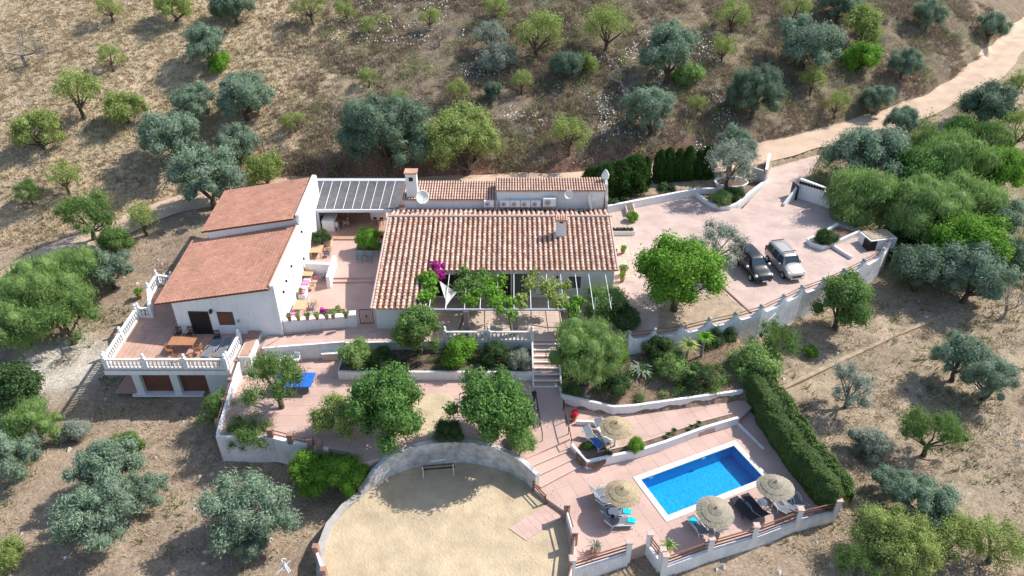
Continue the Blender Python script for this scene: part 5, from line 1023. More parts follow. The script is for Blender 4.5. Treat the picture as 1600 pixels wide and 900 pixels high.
def plant(sp, cx, cy, w, label, z=None, k=None, sz=1.0):
    zc = ZC[sp]
    if k is not None: zc = k
    if z is None:
        t = 60.0
        for _ in range(4): Rw = w/2*(t)/F; g = G(cx, cy, zc*Rw*sz); t = g[3]
        x, y = g[0], g[1]; zb = T1(x, y)
    else:
        d = ray(cx, cy); zz_ = z
        for _ in range(6): t = (zz_-CH)/d[2]; Rw = w/2*t/F; zz_ = z+zc*Rw*sz
        x, y = d[0]*t, CY+d[1]*t; zb = z
    Rw *= 1.12; i = used.get(sp, 0); used[sp] = i+1; nm, cat = CATN[sp]
    o = thing(nm, label, cat, (x, y, zb), random.uniform(0, 6.28), GRP.get(sp), (Rw*random.uniform(.95, 1.05), Rw*random.uniform(.95, 1.05), Rw*sz))
    if sp == 'D': link('branches', DEAD[i % 2], None, o); return o
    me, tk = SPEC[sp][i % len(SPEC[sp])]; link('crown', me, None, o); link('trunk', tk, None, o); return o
PL = [  # species, crown centre and width as seen in the photo, label
('O', 322, 75, 72, 'tall olive tree standing on the straw field at the upper left'), ('O', 300, 165, 68, 'grey olive tree left of its twin above the left house roof'), ('O', 380, 152, 88, 'spreading olive tree right of its twin above the left house'),
('O', 265, 222, 98, 'olive tree with a dark shadow above the road bend at the left'), ('O', 368, 228, 66, 'small pale olive tree above the left house roof edge'), ('O', 325, 285, 108, 'large olive tree overhanging the corner of the left house roof'),
('AD', 195, 172, 62, 'dense round green shrub on the straw field'), ('AD', 60, 208, 72, 'low yellow green shrub near the left edge on the straw field'), ('A', 120, 150, 74, 'thin almond tree left of the dense round shrub'), ('A', 172, 92, 40, 'small sparse almond tree in the upper left field'), ('A', 170, 14, 42, 'almond tree cut by the top edge at the left'), ('AD', 270, 12, 56, 'dusky shrub at the top edge above the tall olive'), ('OD', 365, 10, 66, 'dark olive at the top edge right of the tall olive'),
('D', 36, 85, 62, 'dead leaning tree with bare branches in the upper left corner'), ('A', 460, 190, 34, 'small upright almond tree left of the big dense olive'), ('A', 575, 122, 30, 'tiny almond tree above the big dense olive'), ('PD', 45, 302, 42, 'small green tree at the left edge above the road'), ('A', 100, 280, 52, 'wispy almond tree left of the road bend'), ('PD', 135, 340, 86, 'wide green tree beside the pale road at the left'), ('A', 222, 345, 52, 'wispy bright sapling beside the road bend'), ('SB', 345, 100, 40, 'low yellow shrub at the foot of the tall olive'), ('AD', 415, 272, 66, 'yellow green shrub touching the rear edge of the left house roof'),
('A', 485, 12, 50, 'almond tree at the top edge above the white flowers'), ('A', 540, 18, 34, 'slim almond tree at the top edge'), ('OX', 603, 215, 134, 'very large dense grey green tree behind the canopy'), ('AX', 728, 230, 128, 'very large yellow green bush behind the main house'), ('A', 890, 212, 62, 'yellow green tree behind the rear block'), ('A', 840, 58, 76, 'pale almond tree in the upper middle of the slope'), ('A', 948, 48, 72, 'almond tree with dark crooked trunk at the upper middle'), ('OD', 885, 105, 52, 'dark evergreen bush in the middle of the slope'), ('AD', 916, 102, 40, 'bright yellow bush beside the dark evergreen bush'), ('A', 815, 130, 36, 'tiny bright almond with forked dark trunk'), ('OD', 771, 145, 32, 'small dark green bush left of the forked almond'), ('A', 716, 145, 38, 'thin little almond tree in the dry slope'), ('A', 575, 42, 28, 'slender almond tree in the brown tussocks'), ('A', 775, 15, 40, 'almond tree touching the top edge in the middle'), ('A', 672, 30, 34, 'small faded almond tree near the top edge'), ('OL', 768, 60, 52, 'pale silvery shrub tree beside the grey brush'), ('D', 685, 62, 38, 'small leafless tree on the upper slope'), ('A', 622, 160, 36, 'yellow sapling just above the large dense grey green tree'), ('SG', 780, 95, 60, 'grey dry brush below the pale almond tree'),
('O', 1045, 88, 102, 'big olive tree at the upper right of the slope'), ('O', 1018, 180, 86, 'pale olive tree above the cypress row'), ('D', 978, 138, 56, 'leafless grey bush left of the pale olive tree'), ('OX', 1180, 150, 90, 'dense dark green tree in front of the hillside road cut'), ('O', 1265, 72, 96, 'round olive tree above the curve of the dirt road'), ('O', 1312, 8, 62, 'olive tree at the top edge on the right'), ('AD', 1350, 45, 72, 'bright yellow green tree beside the round olive'), ('O', 1413, 102, 52, 'small round olive above the dirt road'), ('A', 1270, 128, 44, 'small almond tree below the round olive'), ('SB', 1345, 95, 62, 'low green bush above the dirt road'), ('A', 1308, 165, 40, 'yellow bush on the bank above the dirt road'), ('O', 1452, 26, 52, 'olive tree near the top right of the slope'), ('O', 1550, 45, 50, 'olive tree left of the road in the upper right corner'), ('A', 1130, 76, 42, 'bright almond tree right of the big upper olive'), ('A', 1146, 25, 50, 'almond tree at the top edge right of centre'), ('A', 1245, 18, 46, 'thin almond at the top edge above the round olive'), ('A', 1090, 165, 30, 'tiny almond sapling left of the dense dark green tree'), ('SP', 1075, 120, 52, 'low green scrub under the big upper olive'),
('O', 1372, 158, 50, 'left crown of the two olives on the far side of the road bend'), ('O', 1408, 187, 50, 'right crown of the two olives beside the road bend'), ('O', 1352, 252, 112, 'broad dark olive beside the entrance gate wall'), ('OD', 1545, 172, 80, 'dark olive below the road at the right'), ('BM', 1500, 212, 58, 'bright green tree left of the dark olive at the right'), ('A', 1592, 135, 46, 'pale yellow tree at the right edge beside the road'), ('P', 1345, 318, 108, 'bright feathery tree hanging over the entrance wall'), ('BM', 1420, 275, 96, 'light green tree behind the small shed'), ('P', 1480, 262, 112, 'feathery green tree in the thicket at the right'), ('PX', 1440, 345, 126, 'wide feathery tree right of the small shed'), ('B', 1510, 395, 112, 'sunlit yellow green tree in the right thicket'), ('OD', 1440, 425, 92, 'dark olive below the small shed'), ('O', 1520, 435, 108, 'grey olive at the lower edge of the right thicket'), ('B', 1562, 275, 86, 'vivid yellow green tree near the right edge'), ('O', 1562, 345, 76, 'grey olive near the right edge of the thicket'), ('A', 1590, 205, 62, 'thin almond tree at the right edge'), ('OD', 1585, 405, 66, 'dark olive at the right edge of the thicket'), ('PD', 1455, 226, 56, 'light green sapling beside the road at the right'), ('P', 1510, 320, 100, 'feathery tree in the middle of the right thicket'), ('S', 1420, 380, 84, 'dark bush in the shade right of the shed'), ('PD', 1545, 225, 70, 'small green tree under the dark olive'),
('G', 1315, 478, 104, 'olive green tree outside the scalloped wall'), ('O', 1500, 565, 92, 'left half of the big leaning olive on the right slope'), ('O', 1548, 598, 84, 'silvery right crown of the leaning olive on the right slope'), ('OL', 1330, 610, 76, 'pale grey olive on the dry ground right of the hedge'), ('PD', 1456, 682, 90, 'dark green feathery tree with a crooked trunk on the right slope'), ('O', 1395, 755, 62, 'olive tree left of its neighbour at the lower right'), ('O', 1440, 790, 92, 'larger olive tree at the lower right slope'), ('AX', 1395, 850, 118, 'sprawling yellow green tree at the bottom right'), ('AD', 1490, 845, 88, 'bright yellow bush at the bottom edge right'), ('A', 1560, 850, 92, 'wispy yellow tree in the bottom right corner'), ('SG', 1360, 698, 66, 'dry grey brush beside the crooked dark tree'), ('SB', 1265, 549, 24, 'single small bright shrub on bare ground right of the hedge'), ('D', 1572, 485, 56, 'heap of dry brown branches at the right edge'), ('PD', 1345, 880, 70, 'dark weedy bush at the bottom right of the pool fence'),
('PX', 60, 470, 126, 'large dark green feathery thicket tree at the left edge'), ('P', 30, 505, 104, 'green bush at the left edge beside the pale yard'), ('P', 118, 435, 96, 'upper green tree of the left thicket'), ('PD', 100, 500, 100, 'lower green tree of the left thicket'), ('O', 170, 425, 72, 'grey olive at the right side of the left thicket'), ('G', 182, 380, 56, 'dark green round tree above the grey olive at the left'), ('S', 20, 612, 98, 'dark bush at the left edge below the pale yard'), ('P', 52, 665, 84, 'green bush between the left edge and the tiny grey shrub'), ('SG', 115, 676, 48, 'tiny silver grey round shrub in the left yard'), ('G', 196, 706, 62, 'vivid green round bush behind the large double olive'), ('O', 22, 722, 90, 'grey olive at the left edge of the lower yard'), ('O', 168, 740, 112, 'rear crown of the large double olive at the lower left'), ('O', 150, 806, 118, 'front crown of the large double olive at the lower left'), ('O', 228, 765, 66, 'right crown of the large double olive at the lower left'), ('O', 392, 805, 130, 'large olive tree left of the sand court'), ('O', 388, 852, 62, 'lower branch clump of olive below the large court olive'), ('AD', 15, 872, 62, 'yellow green bush in the bottom left corner'), ('PD', 345, 640, 62, 'slim olive green tree against the sloping parapet'), ('PD', 390, 684, 78, 'feathery tree in front of the whitewashed retaining wall'), ('B', 490, 738, 72, 'left one of two bright leafy bushes beside the sand court'), ('B', 542, 742, 74, 'right one of two bright leafy bushes beside the sand court')]
for a in PL: plant(*a)
# garden plants standing on the built levels
for sp, cx, cy, w, z, lb in (
 ('G', 655, 522, 88, -.65, 'round olive green tree in the raised planter'), ('SB', 720, 553, 60, -.65, 'bright green bush in the raised planter'), ('S', 773, 555, 48, -.65, 'dusky bush right of the bright bush in the raised planter'), ('SG', 812, 566, 40, -.65, 'silvery bush at the right end of the raised planter'), ('SP', 556, 555, 56, -.65, 'pale green bush at the left end of the raised planter'), ('S', 600, 562, 44, -.65, 'dark low bush between the pale bush and the round tree'),
 ('BM', 607, 640, 126, -1.3, 'left one of the two big leafy trees on the lower terrace'), ('BM', 768, 645, 132, -1.3, 'right one of the two big leafy trees on the lower terrace'), ('AD', 530, 655, 76, -1.3, 'yellow green bushy tree at the edge of the lower terrace'), ('PD', 432, 602, 100, -1.3, 'feathery green tree over the ping pong table'), ('S', 702, 677, 46, -1.3, 'dark round bush on top of the curved court wall'), ('SP', 815, 690, 50, -1.5, 'blue green bush beside the broad pool steps'),
 ('B', 1060, 437, 134, 0.0, 'big bright green round tree at the edge of the driveway'), ('OL', 1118, 388, 82, 0.0, 'feathery grey olive between the bright tree and the dark car'), ('PX', 918, 558, 122, -1.2, 'large weeping green tree beside the garden stairs'), ('SP', 948, 478, 74, 0.0, 'leafy climber at the corner of the terrace'), ('S', 975, 500, 56, -.1, 'dark shrub in front of the terrace corner'),
 ('PD', 1210, 540, 72, T1(19, -4), 'upper green tree where the hedge meets the scalloped wall'), ('SP', 1180, 575, 80, -2.0, 'green bushy shrub at the head of the clipped hedge'), ('S', 1110, 530, 48, -1.5, 'dark leafy bush left of its twin against the scalloped wall'), ('S', 1136, 524, 40, -1.5, 'dark leafy bush right of its twin against the scalloped wall'), ('SP', 1050, 575, 56, -1.4, 'green bush on the planted slope'), ('S', 1090, 590, 50, -1.5, 'dark bush on the planted slope near the pool path'), ('S', 1030, 545, 46, -.9, 'dark green bush under the scalloped wall at its left end'), ('S', 960, 600, 48, -1.5, 'low dark ivy at the foot of the weeping tree'),
 ('O', 1145, 235, 66, 1.0, 'upper crown of the old olive in the boat shaped planter'), ('OL', 1140, 262, 78, .9, 'lower silvery crown of the old olive in the boat shaped planter'), ('SP', 1128, 312, 34, .12, 'small green shrub in the rounded bed'), ('S', 1148, 305, 30, .12, 'dark small shrub in the rounded bed'), ('SB', 988, 340, 22, .0, 'bright green potted bush at the end of the narrow planter'), ('S', 1290, 372, 34, .15, 'dark shrub in the triangular planter'), ('SB', 995, 696, 30, -2.1, 'yellow green bush on the poolside planter wall'), ('SB', 919, 697, 16, -2.1, 'small bright plant in the round dark bed by the upper lounger'),
 ('S', 502, 372, 30, .8, 'dark leafy plant in the cream planter'), ('SB', 577, 376, 46, .8, 'round green flowering bush in the patio planter'), ('SB', 960, 555, 50, -1.1, 'light green undergrowth left of the agave on the slope')):
    plant(sp, cx, cy, w, lb, z=z)
# vine leaves and blossom clouds
def cloud(name, label, cat, pts, m, n, l=.2, w=.14, core=.6, parent=None, part='foliage', **kw):
    C = np.array([p[:3] for p in pts], float); Rr = np.array([p[3] for p in pts]); o = C.mean(0) if parent is None else np.zeros(3); V, Fc, sh = leaves(C-o, Rr, n, l, w, **kw)
    if core: V2, F2, s2 = cores(C-o, Rr, core); Fc = np.concatenate([Fc, F2+len(V)]); V = np.concatenate([V, V2]); sh = np.concatenate([sh, s2])
    me = tri_ok(V, Fc, sh, part); t = parent or thing(name, label, cat, tuple(o)); link(part, me, m, t); return t
# pergola
pg = thing('pergola', 'steel and brick pergola with thin white rafters in front of the farmhouse', 'pergola')
PZ = 2.25
yb_ = P(728, 485, PZ)[1]
for px in (664, 728, 805, 884): x = P(px, 486, PZ)[0]; MB().box(x, yb_, PZ/2, .38, .38, PZ).build('pillar', 'pergola_brick', pg)
xs0, xs1 = P(662, 485, PZ)[0], P(886, 485, PZ)[0]; MB().box((xs0+xs1)/2, yb_, PZ+.07, xs1-xs0, .16, .12).build('front_beam', 'grey_metal', pg)
for px in (673, 698, 727, 751, 777, 803, 829, 856, 879, 903, 925, 952): x = P(px, 470, PZ)[0]; MB().tube((x, yb_-.1, PZ+.15), (x, -1.35, 2.62), .03, n=5).build('rafter', 'white_metal', pg)
for px in (903, 930, 955): x = P(px, 470, PZ)[0]; MB().tube((x, yb_+1.2, 0), (x, yb_+1.2, PZ+.3), .035, n=5).build('post', 'white_metal', pg)
A_, B_, C_ = Vector(P(686, 438, 2.55)), Vector(P(698, 477, 2.3)), Vector(P(714, 457, 2.4)); V = []; Fq = []; n_ = 10
for i in range(n_+1):
    for j in range(n_+1-i):
        a, b_, c = i/n_, j/n_, 1-(i+j)/n_; p_ = A_*a+B_*b_+C_*c; cen = (A_+B_+C_)/3; k = .35*(a*b_+b_*c+c*a)*3*(1-27*a*b_*c*.9); p_ = p_.lerp(cen, k*.22); p_.z -= 9*a*b_*c*.35; V.append(tuple(p_))
ix = lambda i, j: i*(n_+1)-i*(i-1)//2+j
for i in range(n_):
    for j in range(n_-i):
        Fq.append((ix(i, j), ix(i+1, j), ix(i, j+1)))
        if j < n_-i-1: Fq.append((ix(i+1, j), ix(i+1, j+1), ix(i, j+1)))
b = MB().add(V, Fq); b.add([(v[0], v[1], v[2]-.012) for v in V], [f[::-1] for f in Fq]); sail = thing('shade_sail', 'cream triangular shade sail stretched under the vines', 'shade sail'); b.build('cloth', 'canvas', sail, smooth=True)
for q, e in ((A_, (-.3, .5, .1)), (B_, (0, -.4, .05)), (C_, (.4, 0, .1))): MB().tube(q, q+Vector(e), .015, n=4).build('rope', 'white_metal', sail)
def blob(cx, cy, w, z, n=4):
    out = []; x, y, _ = P(cx, cy, z); r = w/2*58/F
    for _ in range(n): out.append((x+random.gauss(0, r*.5), y+random.gauss(0, r*.5), z+random.gauss(0, r*.15), r*random.uniform(.35, .55)))
    return out
def vine(label, blobs, m, stem, n=3500, **kw):
    pts = sum([blob(*q) for q in blobs], []); t = cloud('grape_vine', label, 'vine', pts, m, n, core=.4, jitter=.35, **kw); o = t.location
    x, y, _ = P(stem[0], stem[1], 0); x2, y2, _ = P(blobs[0][0], blobs[0][1], 2.3); b = MB(); p0 = Vector((x, y, -.1))-o; p3 = Vector((x2, y2, 2.4))-o
    p1 = p0.lerp(p3, .35)+Vector((.15, -.1, .5)); p2 = p0.lerp(p3, .7)+Vector((-.2, .1, .5)); b.tube(p0, p1, .08, .06); b.tube(p1, p2, .06, .045); b.tube(p2, p3, .045, .03)
    for q in blobs[1:]: e = Vector(P(q[0], q[1], 2.4))-o; b.tube(p2, p2.lerp(e, .5)+Vector((0, 0, .15)), .04, .03); b.tube(p2.lerp(e, .5)+Vector((0, 0, .15)), e, .03, .015)
    b.build('stem', 'bark', t); return t
vine('green grape vine over the pergola beside the shade sail', [(735, 448, 46, 2.5), (720, 425, 34, 2.7), (750, 432, 34, 2.6)], 'leaf_green', (716, 520))
vine('yellow green vine on the middle of the pergola', [(775, 462, 40, 2.4), (740, 470, 32, 2.4), (790, 480, 30, 2.4), (772, 440, 40, 2.5)], 'leaf_bright', (800, 520))
vine('pale vine across the right half of the pergola', [(855, 452, 40, 2.4), (870, 468, 34, 2.4), (815, 465, 30, 2.4), (835, 430, 26, 2.6), (880, 448, 22, 2.5)], 'leaf_yellow', (882, 512), n=3000)
vine('bright vine hanging over the right brick pillar of the pergola', [(893, 478, 26, 2.3), (892, 492, 18, 1.8), (905, 468, 20, 2.4)], 'leaf_bright', (892, 515), n=2200)
vine('small vine clump at the left end of the pergola', [(668, 465, 26, 2.4), (675, 458, 18, 2.5)], 'leaf_bright', (664, 520), n=1500)
t = cloud('bougainvillea', 'bougainvillea with magenta blossom at the eave of the main roof', 'climbing plant', blob(672, 430, 28, 2.9, 6)+blob(665, 440, 20, 2.8, 4), 'leaf_bright', 2500, core=.4)
o_ = t.location; pts = blob(682, 415, 20, 3.1, 7)+blob(690, 428, 22, 2.9, 8)+blob(678, 410, 12, 3.2, 4); C = np.array([p[:3] for p in pts])-np.array(o_); V, Fc, sh = leaves(C, np.array([p[3]*.62 for p in pts]), 1500, .13, .09, jitter=.7); link('blossom', tri_ok(V, Fc, sh, 'blossom'), 'magenta_flower', t)
t = cloud('red_blossom', 'red blossom round the flowering bush in the patio planter', 'flowers', blob(562, 378, 12, 1.3, 3)+blob(597, 370, 10, 1.3, 3)+blob(588, 362, 8, 1.4, 2), 'red_flower', 700, l=.14, w=.1, core=0)
t = cloud('blossom', 'pink blossom in the flower trough behind the parapet', 'flowers', blob(510, 487, 14, .7, 4), 'magenta_flower', 500, l=.12, w=.09, core=0); cloud('trough_leaves', 'yellow green leaves in the flower trough behind the parapet', 'plant', blob(527, 486, 18, .65, 4)+blob(519, 488, 12, .65, 3), 'leaf_yellow', 900, l=.14, w=.08, core=.5)
# potted plants
def potted(label, px, py, z, s=1.0, m='leaf_bright', rose=False):
    t = thing('potted_plant', label, 'potted plant', P(px, py, z), random.uniform(0, 6), 'potted plants on the patio and terraces', s); link('pot', POTM, None, t)
    C = np.array([[0, 0, .42], [.1, .05, .5], [-.08, .06, .46]]); V, Fc, sh = leaves(C, np.array([.17, .14, .15]), 260, .12, .05, up=.8); link('foliage', tri_ok(V, Fc, sh, 'foliage'), m, t); return t
for k, (px, lb) in enumerate(((453, 'leftmost clay pot on the patio parapet'), (467, 'second clay pot from the left on the patio parapet'), (481, 'third clay pot from the left on the patio parapet'), (496, 'fourth clay pot from the left on the patio parapet'), (511, 'fifth pot from the left on the patio parapet'), (521, 'sixth pot from the left on the patio parapet'), (541, 'pot next to the pillar at the right end of the parapet'))):
    f = k/6; potted(lb, px, 499-f*4+2, 1.0, 1.0, ('leaf_green', 'leaf_feather')[k % 2])
potted('clay pot beside the bench in the front corner of the patio', 446, 491, 0, 1.3, 'red_flower'); hp_ = potted('clay pot standing at the front end of the white bench by the middle table', 459, 455, .42, .9); hp_.location = (-17.0, -1.42, .42)
potted('reddish clay pot at the left end of the short path wall', 896, 657, -2.2, 1.4, 'red_flower'); potted('clay pot on the sunny strip right of the farmhouse', 973, 396, 0, 1.3); potted('small pot nearest the farmhouse corner on the sunny strip', 960, 399, 0, 1.0); potted('tall pot with spiky plant on the sunny strip', 973, 430, 0, 1.7, 'leaf_feather'); potted('pot at the foot of the farmhouse side wall', 972, 440, 0, 1.3); gp_ = G(219, 466); potted('clay pot with a small round bush standing on the ground outside the balcony corner', 219, 466, gp_[2], 1.5, 'leaf_bright')
boxplanter('narrow white planter box behind the bright potted bush', 984, 331, 0, .8, 1.9, .5, 'white_plaster'); boxplanter('cream trough with low plants on the sunny strip', 973, 366, 0, 2.2, .5, .45, 'white_plaster')
cloud('trough_plants', 'low grey plants in the cream trough on the sunny strip', 'plant', [(x, P(973, 366, 0)[1], .55, .16) for x in np.linspace(P(958, 366, 0)[0], P(986, 366, 0)[0], 6)], 'leaf_dark', 700, l=.14, w=.05, core=.5)
# round dark bed with agave rosettes
t = tag(MB().lathe([(1.05, 0), (1.05, .35), (.95, .36), (.9, .25), (.01, .28)], (*P(925, 710, -2.2)[:2], -2.35), 20).build('round_bed', 'garden_soil'), 'round dark planting bed at the left end of the poolside planter', 'flower bed')
def agave(label, px, py, z, r, n, m='leaf_silver', trunk=0.0, wid=.13, up=.6, cat='agave', name='agave', pot=False):
    t = thing(name, label, cat, P(px, py, z)); b = MB()
    for i in range(n):
        a = 2.4*i; el = up*(1-i/n)*.6+.15+.9*(i/n); L = r*random.uniform(.85, 1.1)*(1-.25*i/n); d = Vector((math.cos(a), math.sin(a), 0)); s = Vector((-math.sin(a), math.cos(a), 0)); z0 = trunk+(.35 if pot else .05)
        p0 = Vector((0, 0, z0)); p1 = p0+d*L*.55*math.cos(el)+Vector((0, 0, L*.6*math.sin(el)+.08)); p2 = p0+d*L*math.cos(el*.8)+Vector((0, 0, L*.75*math.sin(el*.7))); w_ = wid*r
        b.add([p0-s*w_*.6, p0+s*w_*.6, p1+s*w_, p1-s*w_, p2], [(0, 1, 2, 3), (3, 2, 4)], random.uniform(.8, 1.2))
    b.build('leaves', m, t)
    if trunk: MB().tube((0, 0, -.2), (0, 0, trunk), .12, .09).build('trunk', 'dry_bark', t)
    if pot: MB().lathe([(.2, 0), (.32, .35), (.3, .42), (.02, .38)], n=12).build('pot', 'pot_clay', t)
    return t
agave('large striped agave on the planted slope', 1003, 585, -1.5, 1.5, 26, wid=.06); agave('smaller grey agave right of the striped one', 1035, 572, -1.3, 1.0, 20, wid=.05)
agave('left palm like yucca with a thick rosette below the scalloped wall', 1070, 575, -1.4, 1.35, 60, 'leaf_yellow', 1.6, .04, 1.1, 'yucca', 'yucca'); agave('right palm like yucca below the scalloped wall', 1095, 560, -1.3, 1.2, 56, 'leaf_bright', 1.5, .04, 1.1, 'yucca', 'yucca'); agave('front yucca leaning over the planted slope', 1078, 600, -1.5, .95, 44, 'leaf_feather', .9, .04, 1.1, 'yucca', 'yucca')
agave('spiky agave in a clay pot near the short brown fence', 930, 863, -2.6, .85, 16, wid=.05, pot=True); agave('spiky plant in a pot behind the exit fence', 1042, 862, -2.6, .8, 18, 'leaf_feather', 0, .06, pot=True)
# small plants in the poolside planter
for k, (px, py, lb) in enumerate(((1044, 682, 'first small dark cactus plant in the poolside planter'), (1053, 676, 'second small dark plant in the poolside planter'), (1080, 670, 'third small plant midway along the poolside planter'), (1092, 664, 'fourth small plant near the right end of the poolside planter'), (952, 712, 'low plants near the left end of the poolside planter'))): agave(lb, px, py, -2.1, .4, 14, 'leaf_dark', 0, .12, .8, 'plant', 'succulent')
# cypress row and hedge
CYM = []
for k in range(4):
    n = 4200; zz_ = rng.random(n)*1.0; prof = .48*np.clip(zz_*8+.25, 0, 1)**.6*(1-zz_**5)**.6*(1+.06*np.sin(zz_*17+k)); a = rng.random(n)*2*math.pi; r = prof*(.8+.28*rng.random(n))*(1+.12*np.sin(a*5+zz_*9)); p = np.stack([r*np.cos(a), r*np.sin(a), zz_*2.2], 1)
    t_ = np.stack([np.cos(a)*.4, np.sin(a)*.4, np.ones(n)], 1)+rvec(n)*.4; t_ /= np.linalg.norm(t_, axis=1)[:, None]; b_ = np.cross(t_, rvec(n)); b_ /= np.linalg.norm(b_, axis=1)[:, None]
    V = np.stack([p-t_*.07, p-b_*.03, p+t_*.07, p+b_*.03], 1).reshape(-1, 3); Fc = np.arange(4*n).reshape(-1, 4); sh = rng.normal(1, .25, n).clip(.4, 1.8)
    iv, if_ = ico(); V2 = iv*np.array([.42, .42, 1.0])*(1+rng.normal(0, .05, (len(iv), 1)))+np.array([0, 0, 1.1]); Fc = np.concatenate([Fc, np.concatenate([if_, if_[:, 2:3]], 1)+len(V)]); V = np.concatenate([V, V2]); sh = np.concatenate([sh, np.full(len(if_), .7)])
    me = tri_ok(V, Fc, sh, 'foliage'); me.materials.append(M['leaf_cypress']); CYM.append(me)
ct = MB().tube((0, 0, -.2), (0, 0, .5), .06, .05).mesh('trunk'); ct.materials.append(M['bark'])
def cypress(label, px, py, z, s, w=1.0): t = thing('cypress', label, 'cypress', P(px, py, z), random.uniform(0, 6), 'clipped cypresses behind the long white wall', (s*w, s*w, s)); link('foliage', CYM[random.randrange(4)], None, t); link('trunk', ct, None, t)
names_ = ('leftmost low spreading cypress', 'second cypress from the left, bushy and dark', 'third cypress from the left, the broadest one', 'fourth cypress from the left', 'slim cypress just left of the gap', 'square clipped cypress just right of the gap', 'second cypress right of the gap', 'third cypress right of the gap', 'fourth cypress right of the gap', 'fifth cypress right of the gap', 'cypress nearest the boat shaped planter')
for lb, (px, py, s, w) in zip(names_, ((924, 303, .95, 1.4), (945, 305, 1.2, 1.6), (968, 302, 1.35, 1.6), (988, 298, 1.3, 1.5), (1007, 292, 1.25, .9), (1028, 286, 1.25, 1.0), (1041, 285, 1.3, 1.0), (1057, 284, 1.25, .95), (1072, 283, 1.3, .95), (1088, 281, 1.3, 1.0), (1102, 280, 1.4, 1.0))): cypress(lb+' of the row behind the driveway wall', px, py, .2, s*random.uniform(1.15, 1.4), w*(1.1 if px < 1000 else .8))
cloud('ivy', 'dark ivy at the foot of the cypresses beside the rear block', 'ivy', blob(955, 318, 30, .6, 5)+blob(975, 312, 24, .5, 4)+blob(1040, 298, 40, .3, 5), 'leaf_dark', 2500)
# clipped hedge by the pool
hp = [Vector(P(x, y, -2.5)) for x, y in ((1170, 596), (1188, 628), (1212, 668), (1245, 715), (1278, 758), (1312, 796))]
def hedge():
    hd = thing('clipped_hedge', 'long thick clipped green hedge along the right side of the pool terrace', 'hedge', tuple(hp[2])); q = np.array([tuple(h) for h in hp]); L = np.r_[0, np.cumsum(np.hypot(*np.diff(q[:, :2], axis=0).T))]
    def surf(s_, c, inset=0.0):        # s_ along, c around the section 0..1
        s_ = np.asarray(s_); c = np.asarray(c); x = np.interp(s_, L, q[:, 0]); y = np.interp(s_, L, q[:, 1]); dx = np.interp(s_+.3, L, q[:, 0])-np.interp(s_-.3, L, q[:, 0]); dy = np.interp(s_+.3, L, q[:, 1])-np.interp(s_-.3, L, q[:, 1]); l = np.hypot(dx, dy); nx_, ny_ = -dy/l, dx/l
        a = c*math.pi; n_ = 5.0; cu = np.sign(np.cos(a))*np.abs(np.cos(a))**(2/n_); cv = np.abs(np.sin(a))**(2/n_); d = 1+.45*(fbm(s_/1.1, c*3.2, 5, 3)-.45)+.16*(fbm(s_/.35, c*9, 6, 2)-.4)-inset
        e = np.minimum(s_-L[0], L[-1]-s_); d = d*np.clip(.75+e*.4, 0, 1); return np.stack([x+nx_*cu*1.12*d-q[2][0], y+ny_*cu*1.12*d-q[2][1], cv*2.15*d+q[2][2]*0-.1*(1-cv)+.25*(fbm(s_/2.5, s_*0, 9, 2)-.5)], -1)
    n = 46000; s_ = rng.uniform(L[0], L[-1], n); c = rng.random(n); p = surf(s_, c, rng.uniform(-.03, .10, n)); g = surf(s_, c+.01); t_ = g-p; out = p-surf(s_, c, .3); out /= np.linalg.norm(out, axis=1)[:, None]
    nn_ = out+rvec(n)*.7; nn_ /= np.linalg.norm(nn_, axis=1)[:, None]; t = np.cross(nn_, rvec(n)); t /= np.linalg.norm(t, axis=1)[:, None]; b = np.cross(nn_, t); Ls = rng.uniform(.05, .10, n)[:, None]; Ws = Ls*.42
    V = np.stack([p-t*Ls, p-b*Ws, p+t*Ls, p+b*Ws], 1).reshape(-1, 3); link('foliage', npmesh('foliage', V, np.arange(4*n).reshape(-1, 4), (1+.35*(fbm(s_/.8, c*4, 15, 3)-.45))*rng.normal(1, .18, n).clip(.5, 1.6)), 'leaf_hedge', hd)
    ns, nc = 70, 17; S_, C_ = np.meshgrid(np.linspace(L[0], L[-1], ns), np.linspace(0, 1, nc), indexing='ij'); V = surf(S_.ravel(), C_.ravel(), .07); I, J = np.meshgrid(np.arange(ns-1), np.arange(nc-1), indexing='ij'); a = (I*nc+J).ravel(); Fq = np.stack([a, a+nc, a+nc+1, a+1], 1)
    link('inner_sheet', npmesh('inner_sheet', V, Fq, np.full(len(Fq), .6)), 'leaf_hedge', hd)  # closed sheet just under the leaf surface, in a darker tone
hedge()
cl = [(a.x, a.y, a.z+z, .6) for a in [Vector(P(x, y, -2.3)) for x, y in ((1168, 575), (1175, 590), (1160, 600))] for z in (.5, 1.2)]
cloud('dark_climber', 'dark leafy climber at the upper end of the clipped hedge', 'climber', cl, 'leaf_dark', 4000, l=.17, w=.07, core=.8)
